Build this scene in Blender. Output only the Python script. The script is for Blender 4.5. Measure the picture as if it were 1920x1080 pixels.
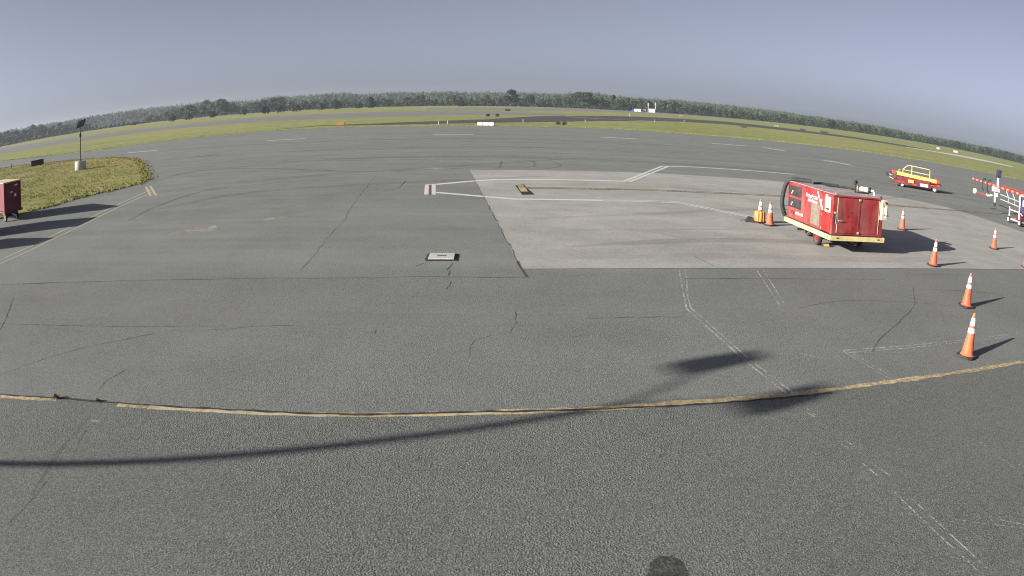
import bpy, math, random
from mathutils import Vector, Matrix
R = math.radians
SC = bpy.context.scene
COL = SC.collection
for o in list(bpy.data.objects):
    bpy.data.objects.remove(o)
rnd = random.Random(7)

# ------------------------------------------------------------------ camera
# wide barrel-distorting lens of a ramp camera, 3.25 m up under the terminal eave; metres, +Y away from the terminal
LENS = [0.037861282155563905,0.00018863526193663697,-1.3442488901297873e-05,8.72743111919724e-07]
cam = bpy.data.cameras.new('camera')
cam.type = 'PANO'
cam.sensor_width = 36.0
cam.sensor_height = 20.25
cam.sensor_fit = 'HORIZONTAL'
cam.clip_start = 0.05
cam.clip_end = 12000.0
cc = cam if hasattr(cam, 'panorama_type') else cam.cycles
cc.panorama_type = 'FISHEYE_LENS_POLYNOMIAL'
cc.fisheye_fov = math.pi
cc.fisheye_polynomial_k0 = 0.0
cc.fisheye_polynomial_k1 = -LENS[0]
cc.fisheye_polynomial_k2 = -LENS[1]
cc.fisheye_polynomial_k3 = -LENS[2]
cc.fisheye_polynomial_k4 = -LENS[3]
camo = bpy.data.objects.new('camera', cam)
COL.objects.link(camo)
rt = Vector((0.99982926, 0.00459370, 0.01789813))
up = Vector((-0.01847824, 0.24855806, 0.96844073))
fw = Vector((0.0, 0.96860611, -0.24860050))
camo.matrix_world = Matrix(((rt.x, up.x, -fw.x, 0.0), (rt.y, up.y, -fw.y, 0.0), (rt.z, up.z, -fw.z, 3.25), (0, 0, 0, 1)))
SC.camera = camo

# ------------------------------------------------------------------ sky and sun
SUN_AZ = 67.6          # shadows fall towards this bearing (clockwise from +Y)
SUN_EL = 18.3
world = bpy.data.worlds.new('World')
SC.world = world
world.use_nodes = True
nt = world.node_tree
nt.nodes.clear()
sky = nt.nodes.new('ShaderNodeTexSky')
sky.sky_type = 'NISHITA'
sky.sun_disc = False
sky.sun_elevation = R(SUN_EL)
sky.sun_rotation = R(SUN_AZ + 180.0)
sky.altitude = 100.0
sky.air_density = 0.45
sky.dust_density = 1.95
sky.ozone_density = 6.0
hsv = nt.nodes.new('ShaderNodeHueSaturation')
hsv.inputs['Saturation'].default_value = 0.42
bg = nt.nodes.new('ShaderNodeBackground')
bg.inputs['Strength'].default_value = 0.05
wo = nt.nodes.new('ShaderNodeOutputWorld')
nt.links.new(sky.outputs['Color'], hsv.inputs['Color'])
wb = nt.nodes.new('ShaderNodeMix')      # the camera's white balance, even over the whole sky
wb.data_type = 'RGBA'
wb.blend_type = 'MULTIPLY'
wb.inputs[0].default_value = 1.0
wb.inputs[7].default_value = (1.045, 1.015, 1.045, 1.0)
nt.links.new(hsv.outputs['Color'], wb.inputs[6])
nt.links.new(wb.outputs[2], bg.inputs['Color'])
nt.links.new(bg.outputs['Background'], wo.inputs['Surface'])
sl = bpy.data.lights.new('sun', 'SUN')
sl.energy = 5.0
sl.angle = R(0.45)
sl.color = (1.0, 0.95, 0.86)
slo = bpy.data.objects.new('sun', sl)
COL.objects.link(slo)
ts = Vector((-math.sin(R(SUN_AZ)) * math.cos(R(SUN_EL)), -math.cos(R(SUN_AZ)) * math.cos(R(SUN_EL)), math.sin(R(SUN_EL))))
slo.rotation_euler = ts.to_track_quat('Z', 'Y').to_euler()
slo.location = (-30, -12, 20)
SC.view_settings.view_transform = 'Standard'
SC.view_settings.look = 'None'
SC.view_settings.exposure = 1.27
SC.view_settings.gamma = 1.0
SC.view_settings.use_curve_mapping = False
SC.cycles.use_denoising = True
SC.cycles.denoiser = 'OPENIMAGEDENOISE'
SC.cycles.denoising_input_passes = 'RGB_ALBEDO_NORMAL'
SC.cycles.denoising_prefilter = 'NONE'
SC.cycles.pixel_filter_type = 'BLACKMAN_HARRIS'
SC.cycles.filter_width = 1.1
SC.cycles.max_bounces = 6
SC.cycles.volume_bounces = 0
SC.cycles.transparent_max_bounces = 12

# ------------------------------------------------------------------ measured ground positions (metres)
SURVEY = {
    'apron_edge': [(-91.455,96.302),(-66.022,83.959),(-54.466,83.262),(-47.839,88.27),(-42.076,94.898),(-35.258,99.508),(-25.005,103.981),(-13.683,101.673),(-3.851,101.775),(11.757,105.267),(23.71,102.208),(36.143,99.718),(43.47,100.193),(51.166,100.087),(60.048,96.956),(66.076,95.432),(84.698,90.595)],
    'runway_near': [(-157.765,166.117),(-115.11,163.465),(-91.964,176.379),(-67.077,180.486),(-43.455,180.589),(-22.624,188.416),(-0.899,208.224),(14.485,213.959)],
    'runway_far': [(-367.945,387.353),(-168.579,239.373),(-130.135,249.558),(-103.158,277.512),(-70.07,291.086),(-36.994,307.822),(-1.157,264.496),(17.972,265.688)],
    'taxi_near': [(-31.285,115.009),(-21.419,110.19),(-13.38,111.592),(-4.54,119.726),(3.161,128.375),(17.352,155.67),(31.632,185.39),(50.806,219.423),(69.299,234.912),(82.608,228.275),(97.483,225.008),(115.52,226.276),(130.154,210.422),(150.446,217.572)],
    'taxi_far': [(-32.154,118.2),(-23.192,119.291),(-15.339,127.874),(-5.525,145.387),(4.621,188.859),(26.873,241.42),(47.975,281.397),(70.616,305.111),(95.882,325.131),(109.722,303.282),(120.94,279.205),(139.529,273.348),(151.24,244.544),(165.208,238.94)],
    'taxi_line': [(13.504,199.405),(21.083,189.272),(32.319,189.427),(41.413,198.662)],
    'strip_near': [(125.942,203.605),(148.681,205.3),(169.005,206.831),(194.667,216.725)],
    'strip_far': [(131.622,212.797),(173.42,239.49),(206.159,252.341),(215.865,240.345)],
    'far_near': [(-41.373,344.206),(-1.481,334.939),(50.535,454.502),(131.176,567.042),(242.716,671.172)],
    'far_far': [(-57.158,475.363),(-2.427,540.847),(105.152,946.344),(323.667,1399.577),(471.788,1304.819)],
    'pad_left': [(-2.154,35.02),(-1.143,26.162),(0.181,14.146)],
    'pad_near': [(0.181,14.146),(3.516,14.564),(6.399,14.905),(9.776,15.332),(15.42,16.073)],
    'pad_far': [(-2.154,35.02),(0.922,35.556),(3.527,35.789),(7.073,36.191),(10.46,36.111),(14.078,35.974),(17.795,34.569),(20.531,32.912),(22.299,30.79),(23.105,25.903),(23.199,24.521)],
    'crack_joint': [(-11.806,12.107),(-9.953,12.342),(-8.421,12.572),(-6.309,12.828),(-4.702,13.032),(-3.207,13.17),(-1.797,13.351),(-0.897,13.395),(0.245,13.441)],
    'yellow': [(-6.696,6.389),(-5.629,6.616),(-4.906,6.701),(-4.011,6.803),(-2.971,6.909),(-2.038,7.0),(-1.454,7.074),(-0.544,7.198),(-0.204,7.255),(1.055,7.395),(1.961,7.524),(3.283,7.681),(5.39,7.994),(8.488,8.362)],
    'yellow_joint': [(-6.75,6.452),(-5.666,6.67),(-4.942,6.761),(-4.04,6.861),(-2.989,6.959),(-2.044,7.028),(-1.456,7.087),(-0.546,7.226),(-0.204,7.277),(0.255,7.311),(1.053,7.38),(1.946,7.455),(2.759,7.54),(3.254,7.599),(4.001,7.679)],
    'island': [(-65.835,69.316),(-56.386,66.557),(-44.804,62.459),(-36.777,58.33),(-31.179,52.788),(-26.712,46.337),(-22.738,39.879),(-19.093,33.587),(-19.165,30.9),(-20.021,27.82),(-20.446,24.936),(-20.992,23.738)],
    'solar': [(-33.625,46.939)],
    'box_sign': [(-50.471,60.693)],
    'post': [(-57.479,63.135)],
}
LINES = [
    ('dash',0.6,'w',[(-40.218,66.095),(-35.889,65.707)]),
    ('dash',0.6,'w',[(-24.866,70.191),(-21.093,71.646)]),
    ('dash',0.6,'w',[(-8.321,74.531),(-4.16,74.703)]),
    ('dash',0.6,'w',[(8.694,75.667),(12.541,75.887)]),
    ('dash',0.6,'w',[(21.003,76.411),(24.924,76.376)]),
    ('dash',0.6,'w',[(27.21,76.446),(28.321,72.621)]),
    ('dash',0.6,'w',[(28.153,61.569),(29.692,58.299)]),
    ('env',0.34,'w',[(-3.066,28.763),(-1.814,29.925),(-0.751,30.785),(1.04,31.116),(4.807,31.591)]),
    ('env',0.3,'w',[(-2.79,26.193),(-1.06,25.123),(0.034,24.559),(1.741,24.717),(3.031,24.867)]),
    ('env',0.11,'w',[(3.041,24.952),(4.395,25.228),(5.782,25.369),(6.777,23.865),(7.77,22.449)]),
    ('env',0.11,'w',[(3.011,24.699),(4.346,24.939),(5.704,25.016),(6.69,23.548),(7.647,22.198)]),
    ('env',0.17,'w',[(4.674,31.329),(8.448,41.216)]),
    ('env',0.17,'w',[(4.972,31.438),(8.726,41.034)]),
    ('env',0.34,'w',[(8.409,41.022),(10.39,41.697),(13.109,41.795),(17.019,41.656)]),
    ('thin',0.05,'w',[(10.675,18.736),(11.378,17.971)]),
    ('thin',0.05,'w',[(10.545,18.315),(11.315,17.661)]),
    ('thin',0.05,'f',[(11.645,16.875),(13.706,16.982),(16.536,17.292)]),
    ('lead',0.42,'k',[(0.435,27.873),(4.953,28.529),(11.401,29.034)]),
    ('lead',0.2,'y',[(0.435,27.873),(4.953,28.529),(11.401,29.034)]),
    ('lead',0.36,'k',[(16.596,28.9),(21.576,29.776),(26.826,31.042)]),
    ('lead',0.16,'y',[(16.596,28.9),(21.576,29.776),(26.826,31.042)]),
    ('worn',0.035,'f',[(3.401,14.357),(3.107,12.699),(2.895,11.461),(3.165,8.87),(3.363,7.674)]),
    ('worn',0.035,'f',[(3.554,14.373),(3.071,12.143),(2.985,11.529),(3.247,8.931),(3.46,7.735)]),
    ('worn',0.02,'f',[(3.353,7.291),(3.47,6.994)]),
    ('worn',0.02,'f',[(3.446,7.265),(3.494,7.053)]),
    ('worn',0.02,'f',[(3.492,6.324),(3.551,6.138)]),
    ('worn',0.02,'f',[(3.582,6.322),(3.636,6.203)]),
    ('worn',0.02,'f',[(3.573,5.773),(3.634,5.419)]),
    ('worn',0.025,'f',[(3.679,5.775),(3.772,5.445)]),
    ('worn',0.02,'f',[(3.647,5.195),(3.769,4.22),(3.913,3.418)]),
    ('worn',0.02,'f',[(3.761,5.199),(3.9,4.202),(4.037,3.338)]),
    ('worn',0.03,'f',[(5.191,14.504),(4.72,11.767)]),
    ('worn',0.03,'f',[(5.35,14.522),(4.874,11.949)]),
    ('worn',0.035,'f',[(4.882,9.288),(6.254,9.431),(9.865,9.928)]),
    ('worn',0.03,'f',[(4.952,9.186),(6.186,9.316),(7.589,9.527),(9.693,9.733)]),
    ('worn',0.03,'f',[(4.89,9.263),(5.098,8.305),(5.135,8.047)]),
    ('worn',0.025,'f',[(5.025,9.133),(5.19,8.295)]),
    ('worn',0.025,'f',[(4.113,9.184),(4.54,8.907)]),
    ('worn',0.015,'f',[(5.437,5.869),(5.651,5.247),(5.714,5.045)]),
    ('worn',0.012,'f',[(5.457,5.553),(5.568,5.069)]),
    ('worn',0.012,'f',[(3.821,5.372),(4.165,5.121)]),
    ('worn',0.012,'f',[(4.182,5.152),(4.532,4.895)]),
    ('worn',0.012,'f',[(4.095,4.413),(4.854,3.907)]),
    ('worn',0.015,'f',[(4.613,4.21),(4.898,3.968)]),
    ('worn',0.012,'f',[(4.237,3.572),(4.468,3.352)]),
    ('ledge',0.07,'o',[(-14.201,14.699),(-14.273,16.635),(-14.833,20.525),(-15.503,24.024),(-16.463,29.38)]),
    ('ledge',0.07,'o',[(-13.769,14.234),(-13.807,16.074),(-14.272,19.734),(-14.988,23.39),(-15.877,28.656)]),
    ('ledge',0.12,'o',[(-17.659,30.931),(-15.135,26.938)]),
    ('ledge',0.12,'o',[(-17.462,31.057),(-14.897,27.029)]),
    ('crack',0.05,'c',[(-11.806,12.107),(-9.953,12.342),(-8.421,12.572),(-6.309,12.828),(-4.702,13.032),(-3.207,13.17),(-1.797,13.351),(-0.897,13.395),(0.245,13.441)]),
    ('crack',0.03,'c',[(-2.154,35.02),(-1.143,26.162),(0.181,14.146)]),
    ('crack',0.1,'c',[(0.099,14.872),(0.275,13.444)]),
    ('crack',0.025,'c',[(0.181,14.118),(3.507,14.523),(6.386,14.872),(9.753,15.294),(15.376,16.024)]),
    ('crack',0.035,'c',[(3.358,13.62),(5.45,13.814),(8.289,13.996)]),
    ('crack',0.02,'c',[(9.35,14.684),(11.741,14.863)]),
    ('crack',0.022,'c',[(9.289,13.211),(10.162,13.126),(11.255,12.996),(11.563,12.718)]),
    ('crack',0.025,'c',[(-9.276,9.326),(-7.547,9.531),(-6.032,9.714),(-4.357,9.978)]),
    ('crack',0.02,'c',[(-5.233,9.636),(-4.325,9.804),(-3.938,10.003),(-3.25,10.138)]),
    ('crack',0.022,'c',[(-7.281,7.07),(-6.982,7.698),(-6.574,8.34),(-6.016,8.915),(-5.445,9.439)]),
    ('crack',0.016,'c',[(0.049,11.154),(0.065,10.505),(0.026,10.292),(-0.019,10.086)]),
    ('crack',0.012,'c',[(-0.019,10.086),(-0.2,10.001),(-0.396,9.819),(-0.504,9.741),(-0.539,9.441),(-0.538,9.055)]),
    ('crack',0.018,'c',[(-5.131,6.962),(-5.207,7.482),(-5.12,7.916)]),
    ('crack',0.03,'c',[(-8.8,8.7),(-9.44,9.755),(-10.294,11.011)]),
    ('crack',0.018,'c',[(8.753,13.313),(7.966,11.981),(7.139,11.047),(6.453,10.405),(5.909,9.837),(5.415,9.204)]),
    ('crack',0.016,'c',[(-6.15,32.202),(-5.735,28.434),(-5.34,24.582),(-4.98,21.737),(-4.654,19.291),(-4.592,17.834),(-4.388,16.001),(-4.251,14.592),(-4.208,13.709)]),
    ('crack',0.04,'c',[(-4.47,30.34),(-4.378,28.014),(-4.521,26.981),(-4.711,26.336),(-5.192,25.734)]),
    ('crack',0.02,'c',[(5.071,11.606),(5.804,11.987),(6.505,12.165),(7.561,12.127),(8.366,11.991),(8.873,11.8)]),
    ('crack',0.025,'c',[(-1.625,14.737),(-1.744,14.627),(-1.911,14.223)]),
    ('crack',0.03,'c',[(-1.193,14.566),(-1.267,13.94)]),
    ('crack',0.03,'c',[(-1.201,13.899),(-1.197,13.501)]),
    ('crack',0.025,'c',[(-1.104,13.009),(-1.113,12.771),(-1.134,12.466)]),
    ('crack',0.02,'c',[(-1.954,10.036),(-1.942,9.837)]),
    ('crack',0.02,'c',[(1.153,10.84),(1.834,10.929),(2.716,10.992)]),
    ('crack',0.012,'c',[(-4.512,4.819),(-4.483,4.463),(-4.461,4.122),(-4.475,3.775)]),
    ('crack',0.01,'c',[(-4.694,6.393),(-4.673,5.93),(-4.516,5.408)]),
    ('crack',0.06,'c',[(-22.35,49.353),(-20.729,49.305)]),
    ('crack',0.05,'c',[(-19.032,32.472),(-17.441,34.066),(-15.165,35.654),(-11.602,38.133)]),
    ('crack',0.02,'c',[(4.063,15.859),(4.289,14.802)]),
    ('crack',0.03,'c',[(8.861,19.598),(7.826,20.201),(5.765,19.608),(1.336,18.629)]),
    ('skid',0.14,'s',[(-1.486,34.82),(-0.759,36.07),(-0.717,40.738)]),
    ('skid',0.14,'s',[(-0.362,35.561),(0.973,37.673),(0.997,41.156),(0.323,42.544)]),
    ('skid',0.14,'s',[(0.659,35.212),(2.361,38.086),(1.998,42.248)]),
    ('skid',0.3,'s',[(-18.125,32.12),(-18.17,37.699),(-14.025,37.732),(-6.643,34.239),(-2.2,36.168),(3.613,36.681)]),
    ('skid',0.25,'s',[(-21.659,39.925),(-15.576,41.915),(-8.035,41.408),(-0.133,41.632)]),
    ('skid',0.25,'s',[(-13.477,49.577),(-0.189,53.752),(13.009,52.334)]),
    ('skid',0.2,'s',[(-12.506,20.442),(-13.054,23.975),(-12.625,28.405),(-9.275,30.464)]),
    ('skid',0.2,'s',[(-12.6,64.885),(-0.239,64.757),(12.596,62.424)]),
    ('skid',0.12,'s',[(7.323,23.09),(10.43,24.763),(27.894,40.097)]),
    ('skid',0.15,'s',[(30.678,73.751),(30.117,63.737),(33.86,61.148),(36.674,59.101)]),
    ('skid',0.15,'s',[(26.463,38.018),(30.078,37.255),(36.069,38.391)]),
    ('skid',0.08,'s',[(3.229,19.172),(4.905,17.581)]),
    ('skid',0.08,'s',[(-4.844,6.348),(-4.724,5.332),(-4.517,4.388)]),
]
POLYS = {
    'stop_white': [(-3.477,28.657),(-3.086,28.952),(-2.717,25.509),(-3.139,25.567)],
    'stop_red': [(-3.319,28.567),(-3.224,28.663),(-2.859,25.428),(-2.961,25.424)],
    'tee_black': [(0.051,28.71),(0.408,29.055),(0.475,27.88),(0.746,25.894),(0.294,25.743)],
    'tee_yellow': [(0.124,28.722),(0.364,28.858),(0.516,26.712),(0.263,26.589)],
    'drain': [(-1.762,15.366),(-1.262,15.401),(-1.185,14.871),(-1.705,14.808)],
    'drain_rim': [(-1.836,15.5),(-1.259,15.512),(-1.144,14.771),(-1.75,14.677)],
    'patch_light': [(-4.055,35.77),(-3.377,36.082),(-2.935,35.522),(-3.6,34.926)],
    'stain': [(1.025,4.237),(1.07,4.405),(1.155,4.494),(1.269,4.49),(1.337,4.391),(1.343,4.2)],
}
YELLOW = [(-14.0,-5.57,0.1),(-4.74,-4.0,0.1),(-3.72,-3.25,0.1),(-3.06,-2.65,0.08),(-2.47,-1.38,0.06),(-1.86,-0.46,0.1),(-0.3,20.0,0.12)]   # stretches of the yellow line that still hold paint
SKYLINE = [(-43.56,1.052),(-41.37,0.961),(-39.25,0.984),(-37.19,0.904),(-35.19,0.975),(-31.78,1.023),(-28.49,1.001),(-26.2,1.009),(-23.95,1.085),(-23.06,1.054),(-22.17,0.857),(-20.42,0.813),(-18.9,1.096),(-17.82,0.945),(-15.26,1.023),(-14.41,1.091),(-12.72,1.044),(-11.88,0.888),(-9.37,0.99),(-6.88,0.949),(-5.23,1.022),(-3.57,0.894),(-1.93,0.97),(-0.07,0.933),(1.37,0.965),(3.02,0.927),(3.84,0.997),(5.08,1.13),(5.9,1.23),(6.52,1.109),(7.56,0.99),(8.81,0.931),(11.32,0.874),(12.37,0.99),(13.85,0.931),(15.55,0.858),(18.12,0.794),(19.86,0.755),(21.62,0.729),(22.5,0.659),(24.51,0.683),(25.87,0.639),(28.87,0.612),(31.71,0.468),(34.63,0.453),(36.13,0.484),(38.18,0.489),(40.28,0.56),(43.0,0.509)]   # bearing and elevation in degrees of the tree tops, as seen from the ramp

# ------------------------------------------------------------------ materials
class NT:
    def __init__(s, name):
        s.m = bpy.data.materials.new(name)
        s.m.use_nodes = True
        s.t = s.m.node_tree
        s.b = s.t.nodes['Principled BSDF']
        s.out = s.t.nodes['Material Output']
        s._c = None
    def n(s, kind, **kw):
        nd = s.t.nodes.new(kind)
        for k, v in kw.items():
            if k in nd.inputs.keys() and not hasattr(nd, k):
                nd.inputs[k].default_value = v
            else:
                setattr(nd, k, v)
        return nd
    def l(s, a, b):
        s.t.links.new(a, b)
    def coord(s):
        if s._c is None:
            s._c = s.n('ShaderNodeTexCoord').outputs['Object']
        return s._c
    def noise(s, scale, detail=3.0, rough=0.55, stretch=None, loc=(0, 0, 0)):
        mp = s.n('ShaderNodeMapping')
        mp.inputs['Location'].default_value = loc
        if stretch:
            mp.inputs['Scale'].default_value = stretch
        s.l(s.coord(), mp.inputs['Vector'])
        nz = s.n('ShaderNodeTexNoise')
        nz.inputs['Scale'].default_value = scale
        nz.inputs['Detail'].default_value = detail
        nz.inputs['Roughness'].default_value = rough
        s.l(mp.outputs['Vector'], nz.inputs['Vector'])
        return nz.outputs['Fac']
    def ramp(s, fac, stops):
        r = s.n('ShaderNodeValToRGB')
        e = r.color_ramp.elements
        e[0].position, e[0].color = stops[0][0], (*stops[0][1], 1)
        e[1].position, e[1].color = stops[1][0], (*stops[1][1], 1)
        for pz, c in stops[2:]:
            x = e.new(pz)
            x.color = (*c, 1)
        s.l(fac, r.inputs['Fac'])
        return r.outputs['Color']
    def mix(s, fac, a, b, mode='MIX'):
        m = s.n('ShaderNodeMix', data_type='RGBA', blend_type=mode)
        for v, i in ((fac, 0), (a, 6), (b, 7)):
            if isinstance(v, (int, float)):
                m.inputs[i].default_value = v
            elif isinstance(v, tuple):
                m.inputs[i].default_value = (*v, 1)
            else:
                s.l(v, m.inputs[i])
        return m.outputs[2]
    def math(s, op, a, b=None):
        m = s.n('ShaderNodeMath', operation=op)
        for v, i in ((a, 0), (b, 1)):
            if v is None:
                continue
            if isinstance(v, (int, float)):
                m.inputs[i].default_value = v
            else:
                s.l(v, m.inputs[i])
        return m.outputs[0]
    def bump(s, h, strength, dist):
        b = s.n('ShaderNodeBump')
        b.inputs['Strength'].default_value = strength
        b.inputs['Distance'].default_value = dist
        s.l(h, b.inputs['Height'])
        s.l(b.outputs['Normal'], s.b.inputs['Normal'])
    def finish(s, col, rough=0.9, metal=0.0, spec=0.3):
        if isinstance(col, tuple):
            s.b.inputs['Base Color'].default_value = (*col, 1)
        else:
            s.l(col, s.b.inputs['Base Color'])
        s.b.inputs['Roughness'].default_value = rough
        s.b.inputs['Metallic'].default_value = metal
        s.b.inputs['Specular IOR Level'].default_value = spec
        return s.m

def g3(v, tint=(1.0, 1.0, 1.0)):
    return (v * tint[0], v * tint[1], v * tint[2])

def asphalt(name, base, grain_scale, grain, bump, tint=(0.98, 1.015, 0.965), streak=0.25, blot=0.2):
    m = NT(name)
    big = m.noise(0.12, 4)
    med = m.noise(0.9, 4, loc=(3, 8, 1))
    strk = m.noise(0.35, 4, 0.6, stretch=(0.10, 1.6, 1), loc=(5, 1, 0))
    fine = m.noise(grain_scale, 2.5, 0.7)
    chip = m.n('ShaderNodeTexVoronoi')
    chip.inputs['Scale'].default_value = grain_scale * 0.9
    m.l(m.coord(), chip.inputs['Vector'])
    c = m.ramp(big, [(0.38, g3(base * (1 - blot), tint)), (0.62, g3(base * (1 + blot), tint))])
    c = m.mix(0.35, c, m.ramp(med, [(0.3, g3(base * 0.78, tint)), (0.75, g3(base * 1.2, tint))]))
    c = m.mix(streak, c, m.ramp(strk, [(0.30, g3(base * 0.42, tint)), (0.62, g3(base * 1.3, tint))]))
    pt = m.noise(0.55, 6, 0.72, loc=(6, 2, 3))
    c = m.mix(0.45, c, m.ramp(pt, [(0.35, g3(base * 0.62, tint)), (0.65, g3(base * 1.3, tint))]))
    c = m.mix(grain, c, m.ramp(fine, [(0.32, g3(base * 0.25, tint)), (0.52, g3(base * 1.0, tint)), (0.75, g3(base * 2.3, (1.0, 0.98, 0.94)))]))
    h = m.math('ADD', fine, m.math('MULTIPLY', chip.outputs['Distance'], 0.5))
    m.bump(h, bump, 0.012)
    return m.finish(c, 0.92, spec=0.2)

def paint(name, col, rough=0.5, wear=0.15, scale=6.0, spec=0.4, bump=0.0, dust=0.0):
    m = NT(name)
    a = m.noise(scale, 4)
    b = m.noise(scale * 7, 3, loc=(9, 2, 4))
    dark = tuple(v * 0.6 for v in col)
    pale = tuple(min(0.9, v * 1.12 + 0.02) for v in col)
    c = m.ramp(a, [(0.3, tuple(v * (1 - wear) for v in col)), (0.7, pale)])
    c = m.mix(m.math('MULTIPLY', m.math('GREATER_THAN', b, 0.66), wear * 2), c, dark)
    if dust:
        dn = m.noise(1.6, 5, 0.7, stretch=(1.0, 1.0, 0.35), loc=(2, 5, 7))
        c = m.mix(m.ramp(dn, [(0.42, (0, 0, 0)), (0.68, (dust, dust, dust))]), c, (0.26, 0.20, 0.17))
        dr_ = m.noise(5.0, 4, 0.6, stretch=(1.0, 1.0, 0.12), loc=(8, 1, 3))
        c = m.mix(m.ramp(dr_, [(0.55, (0, 0, 0)), (0.72, (dust, dust, dust))]), c, (0.03, 0.015, 0.015))
    if bump:
        m.bump(a, bump, 0.01)
    return m.finish(c, rough, spec=spec)

def road_paint(name, col, keep, scale=(9.0, 9.0), soft=0.12, amount=1.0):
    """paint worn through to the pavement in patches"""
    m = NT(name)
    a = m.noise(scale[0], 4, 0.65)
    b = m.noise(scale[1] * 0.12, 3, loc=(4, 4, 0))
    f = m.math('ADD', m.math('MULTIPLY', a, 0.7), m.math('MULTIPLY', b, 0.45))
    mr = m.n('ShaderNodeMapRange')
    mr.inputs['From Min'].default_value = 0.575 - keep * 0.30 - soft / 2
    mr.inputs['From Max'].default_value = 0.575 - keep * 0.30 + soft
    m.l(f, mr.inputs['Value'])
    c = m.ramp(m.noise(25, 3), [(0.3, tuple(v * 0.75 for v in col)), (0.7, col)])
    m.finish(c, 0.85, spec=0.2)
    m.l(m.math('MULTIPLY', mr.outputs['Result'], amount), m.b.inputs['Alpha'])
    return m.m

def grass_mat(name, c1, c2, c3, scale=0.25):
    m = NT(name)
    a = m.noise(scale, 5, 0.65)
    b = m.noise(scale * 9, 4, 0.7, loc=(7, 3, 0))
    st = m.noise(0.25, 4, 0.6, stretch=(0.12, 1.0, 1), loc=(2, 6, 0))
    dry = m.noise(scale * 0.35, 3, loc=(1, 9, 0))
    c = m.ramp(a, [(0.3, c1), (0.52, c2), (0.72, c3)])
    c = m.mix(0.5, c, m.ramp(st, [(0.38, c1), (0.62, c3)]))
    c = m.mix(m.ramp(dry, [(0.48, (0, 0, 0)), (0.62, (0.6, 0.6, 0.6))]), c, (c3[0] * 1.1, c3[1] * 0.95, c3[2]))
    c = m.mix(0.5, c, m.ramp(b, [(0.25, tuple(v * 0.45 for v in c1)), (0.5, c2), (0.8, tuple(v * 1.35 for v in c3))]))
    m.bump(b, 0.8, 0.12)
    return m.finish(c, 0.95, spec=0.1)

def leaf_mat(name, dark, light):
    m = NT(name)
    oi = m.n('ShaderNodeObjectInfo')
    a = m.noise(0.35, 3)
    c = m.ramp(a, [(0.3, dark), (0.7, light)])
    hs = m.n('ShaderNodeHueSaturation')
    mr = m.n('ShaderNodeMapRange')
    mr.inputs['To Min'].default_value = 0.7
    mr.inputs['To Max'].default_value = 1.25
    m.l(oi.outputs['Random'], mr.inputs['Value'])
    m.l(mr.outputs['Result'], hs.inputs['Value'])
    m.l(c, hs.inputs['Color'])
    return m.finish(hs.outputs['Color'], 0.8, spec=0.15)

M = {}
M['apron'] = asphalt('asphalt_apron', 0.166, 34.0, 0.45, 0.35, streak=0.7, blot=0.28)
M['mid'] = asphalt('asphalt_mid', 0.155, 55.0, 0.55, 0.5, streak=0.22, blot=0.22)
M['near'] = asphalt('asphalt_near', 0.132, 60.0, 0.72, 0.9, streak=0.14, blot=0.3)
M['taxi'] = asphalt('asphalt_taxiway', 0.060, 10.0, 0.2, 0.2, streak=0.2)
M['runway'] = asphalt('asphalt_runway', 0.165, 10.0, 0.2, 0.2, streak=0.3, tint=(1.0, 0.99, 0.97))
M['pad'] = asphalt('concrete_pad', 0.278, 14.0, 0.18, 0.12, tint=(1.02, 0.99, 0.93), streak=0.3, blot=0.16)
M['concrete'] = asphalt('concrete_light', 0.42, 22.0, 0.2, 0.2, tint=(1.0, 0.98, 0.93), streak=0.1)
M['tar'] = paint('tar', (0.022, 0.022, 0.022), 0.7, 0.3, 10)
M['white_line'] = road_paint('white_road_paint', (0.54, 0.53, 0.50), 0.7, (5.0, 5.0))
M['faded_line'] = road_paint('faded_road_paint', (0.42, 0.41, 0.39), 0.06, (22.0, 16.0))
M['yellow_line'] = road_paint('yellow_road_paint', (0.50, 0.40, 0.23), 0.36, (12.0, 7.0), 0.2)
M['old_yellow'] = road_paint('old_yellow_road_paint', (0.42, 0.38, 0.26), 0.6, (5.0, 5.0))
M['black_line'] = road_paint('black_road_paint', (0.025, 0.025, 0.024), 0.9, (5.0, 5.0))
M['red_line'] = road_paint('red_road_paint', (0.16, 0.07, 0.06), 0.7, (5.0, 5.0))
M['skid'] = road_paint('skid_rubber', (0.045, 0.045, 0.045), 0.15, (1.6, 2.5), 0.5, amount=0.5)
M['sweep'] = road_paint('tyre_sweep', (0.05, 0.05, 0.05), 0.25, (0.5, 1.2), 0.6, amount=0.22)
M['pale'] = road_paint('pale_wear', (0.34, 0.34, 0.32), 0.05, (0.6, 1.2), 0.6, amount=0.30)
M['crack'] = road_paint('crack_dark', (0.040, 0.040, 0.038), 0.50, (6.0, 7.0), 0.35, amount=0.85)
M['stain'] = road_paint('oil_stain', (0.03, 0.03, 0.03), 0.25, (8.0, 8.0), 0.5)
M['rubble'] = road_paint('broken_pavement', (0.36, 0.33, 0.29), 0.40, (3.5, 6.0), 0.3)
M['field'] = grass_mat('grass_field', (0.115, 0.150, 0.048), (0.200, 0.218, 0.080), (0.305, 0.285, 0.140), 0.05)
M['island'] = grass_mat('grass_island', (0.105, 0.130, 0.034), (0.190, 0.185, 0.062), (0.320, 0.255, 0.125), 0.10)
M['blade'] = grass_mat('grass_blades', (0.105, 0.135, 0.032), (0.190, 0.190, 0.060), (0.330, 0.275, 0.125), 0.12)
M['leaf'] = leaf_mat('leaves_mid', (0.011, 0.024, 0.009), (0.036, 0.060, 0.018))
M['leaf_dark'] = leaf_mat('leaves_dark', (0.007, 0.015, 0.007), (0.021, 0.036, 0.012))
M['leaf_pale'] = leaf_mat('leaves_pale', (0.020, 0.034, 0.012), (0.055, 0.074, 0.026))
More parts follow.
